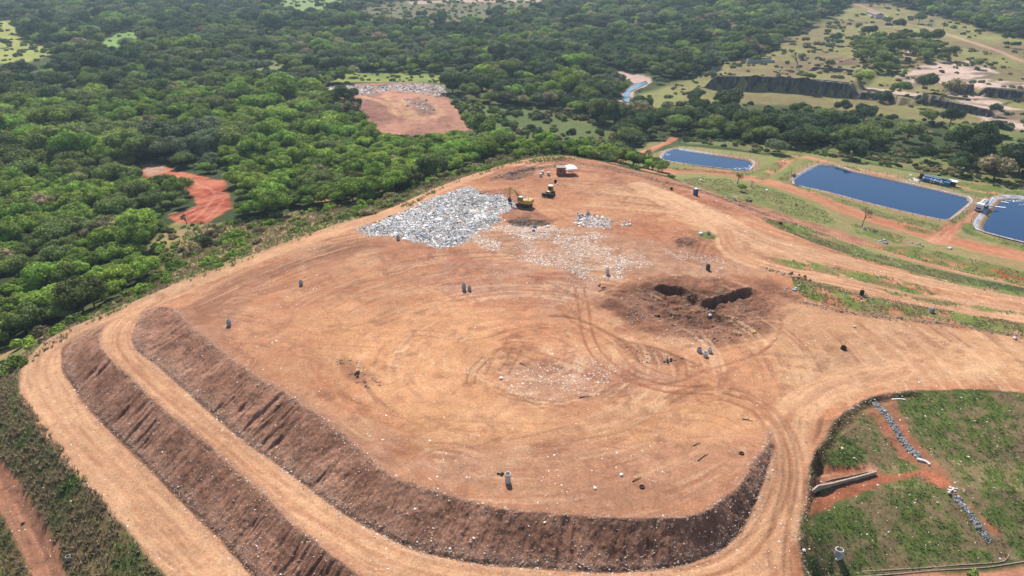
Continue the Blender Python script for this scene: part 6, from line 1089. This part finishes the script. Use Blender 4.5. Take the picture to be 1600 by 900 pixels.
# ---- quarry faces
def _rockm(nt, b):
    N = nt.nodes.new; L = nt.links.new; geo = N("ShaderNodeNewGeometry"); mp = N("ShaderNodeMapping"); mp.inputs["Scale"].default_value = (.5, .5, .12); nz = N("ShaderNodeTexNoise"); nz.inputs["Scale"].default_value = 1.2; nz.inputs["Detail"].default_value = 7
    L(geo.outputs["Position"], mp.inputs[0]); L(mp.outputs[0], nz.inputs["Vector"]); rp = N("ShaderNodeValToRGB"); rp.color_ramp.elements[0].position = .35; rp.color_ramp.elements[0].color = (.03, .029, .03, 1); rp.color_ramp.elements[1].position = .7; rp.color_ramp.elements[1].color = (.17, .155, .14, 1); L(nz.outputs[0], rp.inputs[0]); L(rp.outputs[0], b.inputs["Base Color"])
ROCK = mat("quarry_rock", _rockm, rough=.95, spec=.1)
for (ln, hh), lab in zip(QW, ("long dark quarry face above the tree belt", "low broken rock ledge continuing the quarry face", "stepped dark ledge below the pale rock shelf", "flat-topped dark ledge at the right edge of the photo", "deep shadowed notch between the pale rock shelves", "short upper ledge above the long quarry face", "dark rock outcrop among bushes below the pylon")):
    a = np.array(ln); L_ = np.r_[0, np.cumsum(np.hypot(*np.diff(a, axis=0).T))]; n = max(12, int(L_[-1] / 1.4)); s_ = np.linspace(0, L_[-1], n); X_ = np.interp(s_, L_, a[:, 0]); Y_ = np.interp(s_, L_, a[:, 1]); e_ = sstep(0, .1, s_ / L_[-1]) * sstep(1, .92, s_ / L_[-1]); z0 = ZS(X_, Y_ - 1.0); m = 9; V = []
    for j in range(m):
        f = j / (m - 1); V.append(np.column_stack([X_ + 2.2 * (fbm(s_, f * 9 + 0 * s_, 5, 4, 701) - .5), Y_ + .4 + f * 2.0 + 2.4 * (fbm(s_, f * 5 + 0 * s_, 4, 4, 702) - .5), z0 - .6 + f * (hh * e_ * (.82 + .35 * fbm(s_, 0 * s_, 9, 4, 703)) + .7)]))
    V.append(np.column_stack([X_, Y_ + 6.5, np.maximum(ZS(X_, Y_ + 6.5), -99) + .05])); V = np.concatenate(V); F_ = [(j * n + i, j * n + i + 1, (j + 1) * n + i + 1, (j + 1) * n + i) for j in range(m) for i in range(n - 1)]
    o = mesh_np("quarry_face", V, F_, ROCK); tag(o, lab, "rock face")
# ---- ruins, farm sheds, pylon
def ruin(px, py, w, d, h, rz, label, seed):
    g = random.Random(seed); e = root("ruined_building", spot(px, py), rz, label, "ruin")
    for (a, b, c, q) in ((0, -d / 2, w, .3), (0, d / 2, w, .3)):
        m = MB(); n = 7
        for i in range(n):
            m.box((-w / 2 + (i + .5) * w / n, b, h * .3), (w / n * 1.04, q, h * g.uniform(.5, 1.1)))
        m.build("wall", COND, e)
    for s in (-1, 1): MB().box((s * w / 2, 0, h * .3), (.3, d, h * g.uniform(.6, 1))).build("wall", COND, e)
    m = MB(); [m.box((g.uniform(-w, w) * .4, g.uniform(-d, d) * .4, .3), (g.uniform(.5, 2), g.uniform(.5, 1.5), .8)) for _ in range(10)]; m.build("rubble", COND, e)
ruin(1187, 104, 20, 5, 3.2, -.1, "long roofless ruined walls on the yellow pasture", 1); ruin(1117, 110, 9, 6, 3.5, .2, "small squat ruin at the wood edge left of the long ruin", 2); ruin(1158, 92, 2.5, 2.5, 2.5, 0, "tiny ruined block up the slope from the long ruin", 3)
def shed(px, py, w, d, h, rz, rm, label):
    e = root("farm_shed", spot(px, py), rz, label, "farm shed"); MB().box((0, 0, h / 2), (w, d, h)).build("wall", CON, e); m = MB(); m._a([(-w / 2 - .5, -d / 2 - .6, h), (w / 2 + .5, -d / 2 - .6, h), (w / 2 + .5, 0, h + d * .22), (-w / 2 - .5, 0, h + d * .22), (-w / 2 - .5, d / 2 + .6, h), (w / 2 + .5, d / 2 + .6, h)], [(0, 1, 2, 3), (3, 2, 5, 4), (0, 3, 4), (1, 5, 2), (0, 4, 5, 1)]); m.build("roof", rm, e)
q0, q1 = spot(1345, 14), spot(1388, 34); an = math.atan2(q1.y - q0.y, q1.x - q0.x); shed(1366, 25, 46, 9, 3.5, an, mat("brown_roof", color=(.22, .16, .14), rough=.9, noise=.3, nscale=1), "long brown-roofed farm shed beside the far dirt road"); shed(1385, 33, 13, 6, 3, an, WHT, "short pale-roofed farm shed at the near end of the long one"); shed(1348, 4, 9, 7, 3.5, an, mat("tile_roof", color=(.42, .22, .16), rough=.9), "small farmhouse with reddish roof at the top of the dirt road")
e = root("pylon", spot(1456, 47), .3, "pale lattice pylon standing over the far dirt road", "pylon"); m = MB()
for i in (-1, 1):
    for j in (-1, 1): m.tube((i * 2.4, j * 2.4, 0), (i * .5, j * .5, 15), .12, n=4)
for k in range(6):
    z0, z1 = k * 2.5, (k + 1) * 2.5; r0, r1 = 2.4 - 1.9 * z0 / 15, 2.4 - 1.9 * z1 / 15
    for i, j, a, b in ((-1, -1, 1, -1), (1, -1, 1, 1), (1, 1, -1, 1), (-1, 1, -1, -1)): m.tube((i * r0, j * r0, z0), (a * r1, b * r1, z1), .07, n=3)
m.build("lattice", mat("galvanised", color=(.55, .57, .60), rough=.5, metal=.2), e); MB().tube((-4, 0, 13), (4, 0, 13), .15, n=4).tube((-3, 0, 15), (3, 0, 15), .15, n=4).build("crossarm", GRY, e)
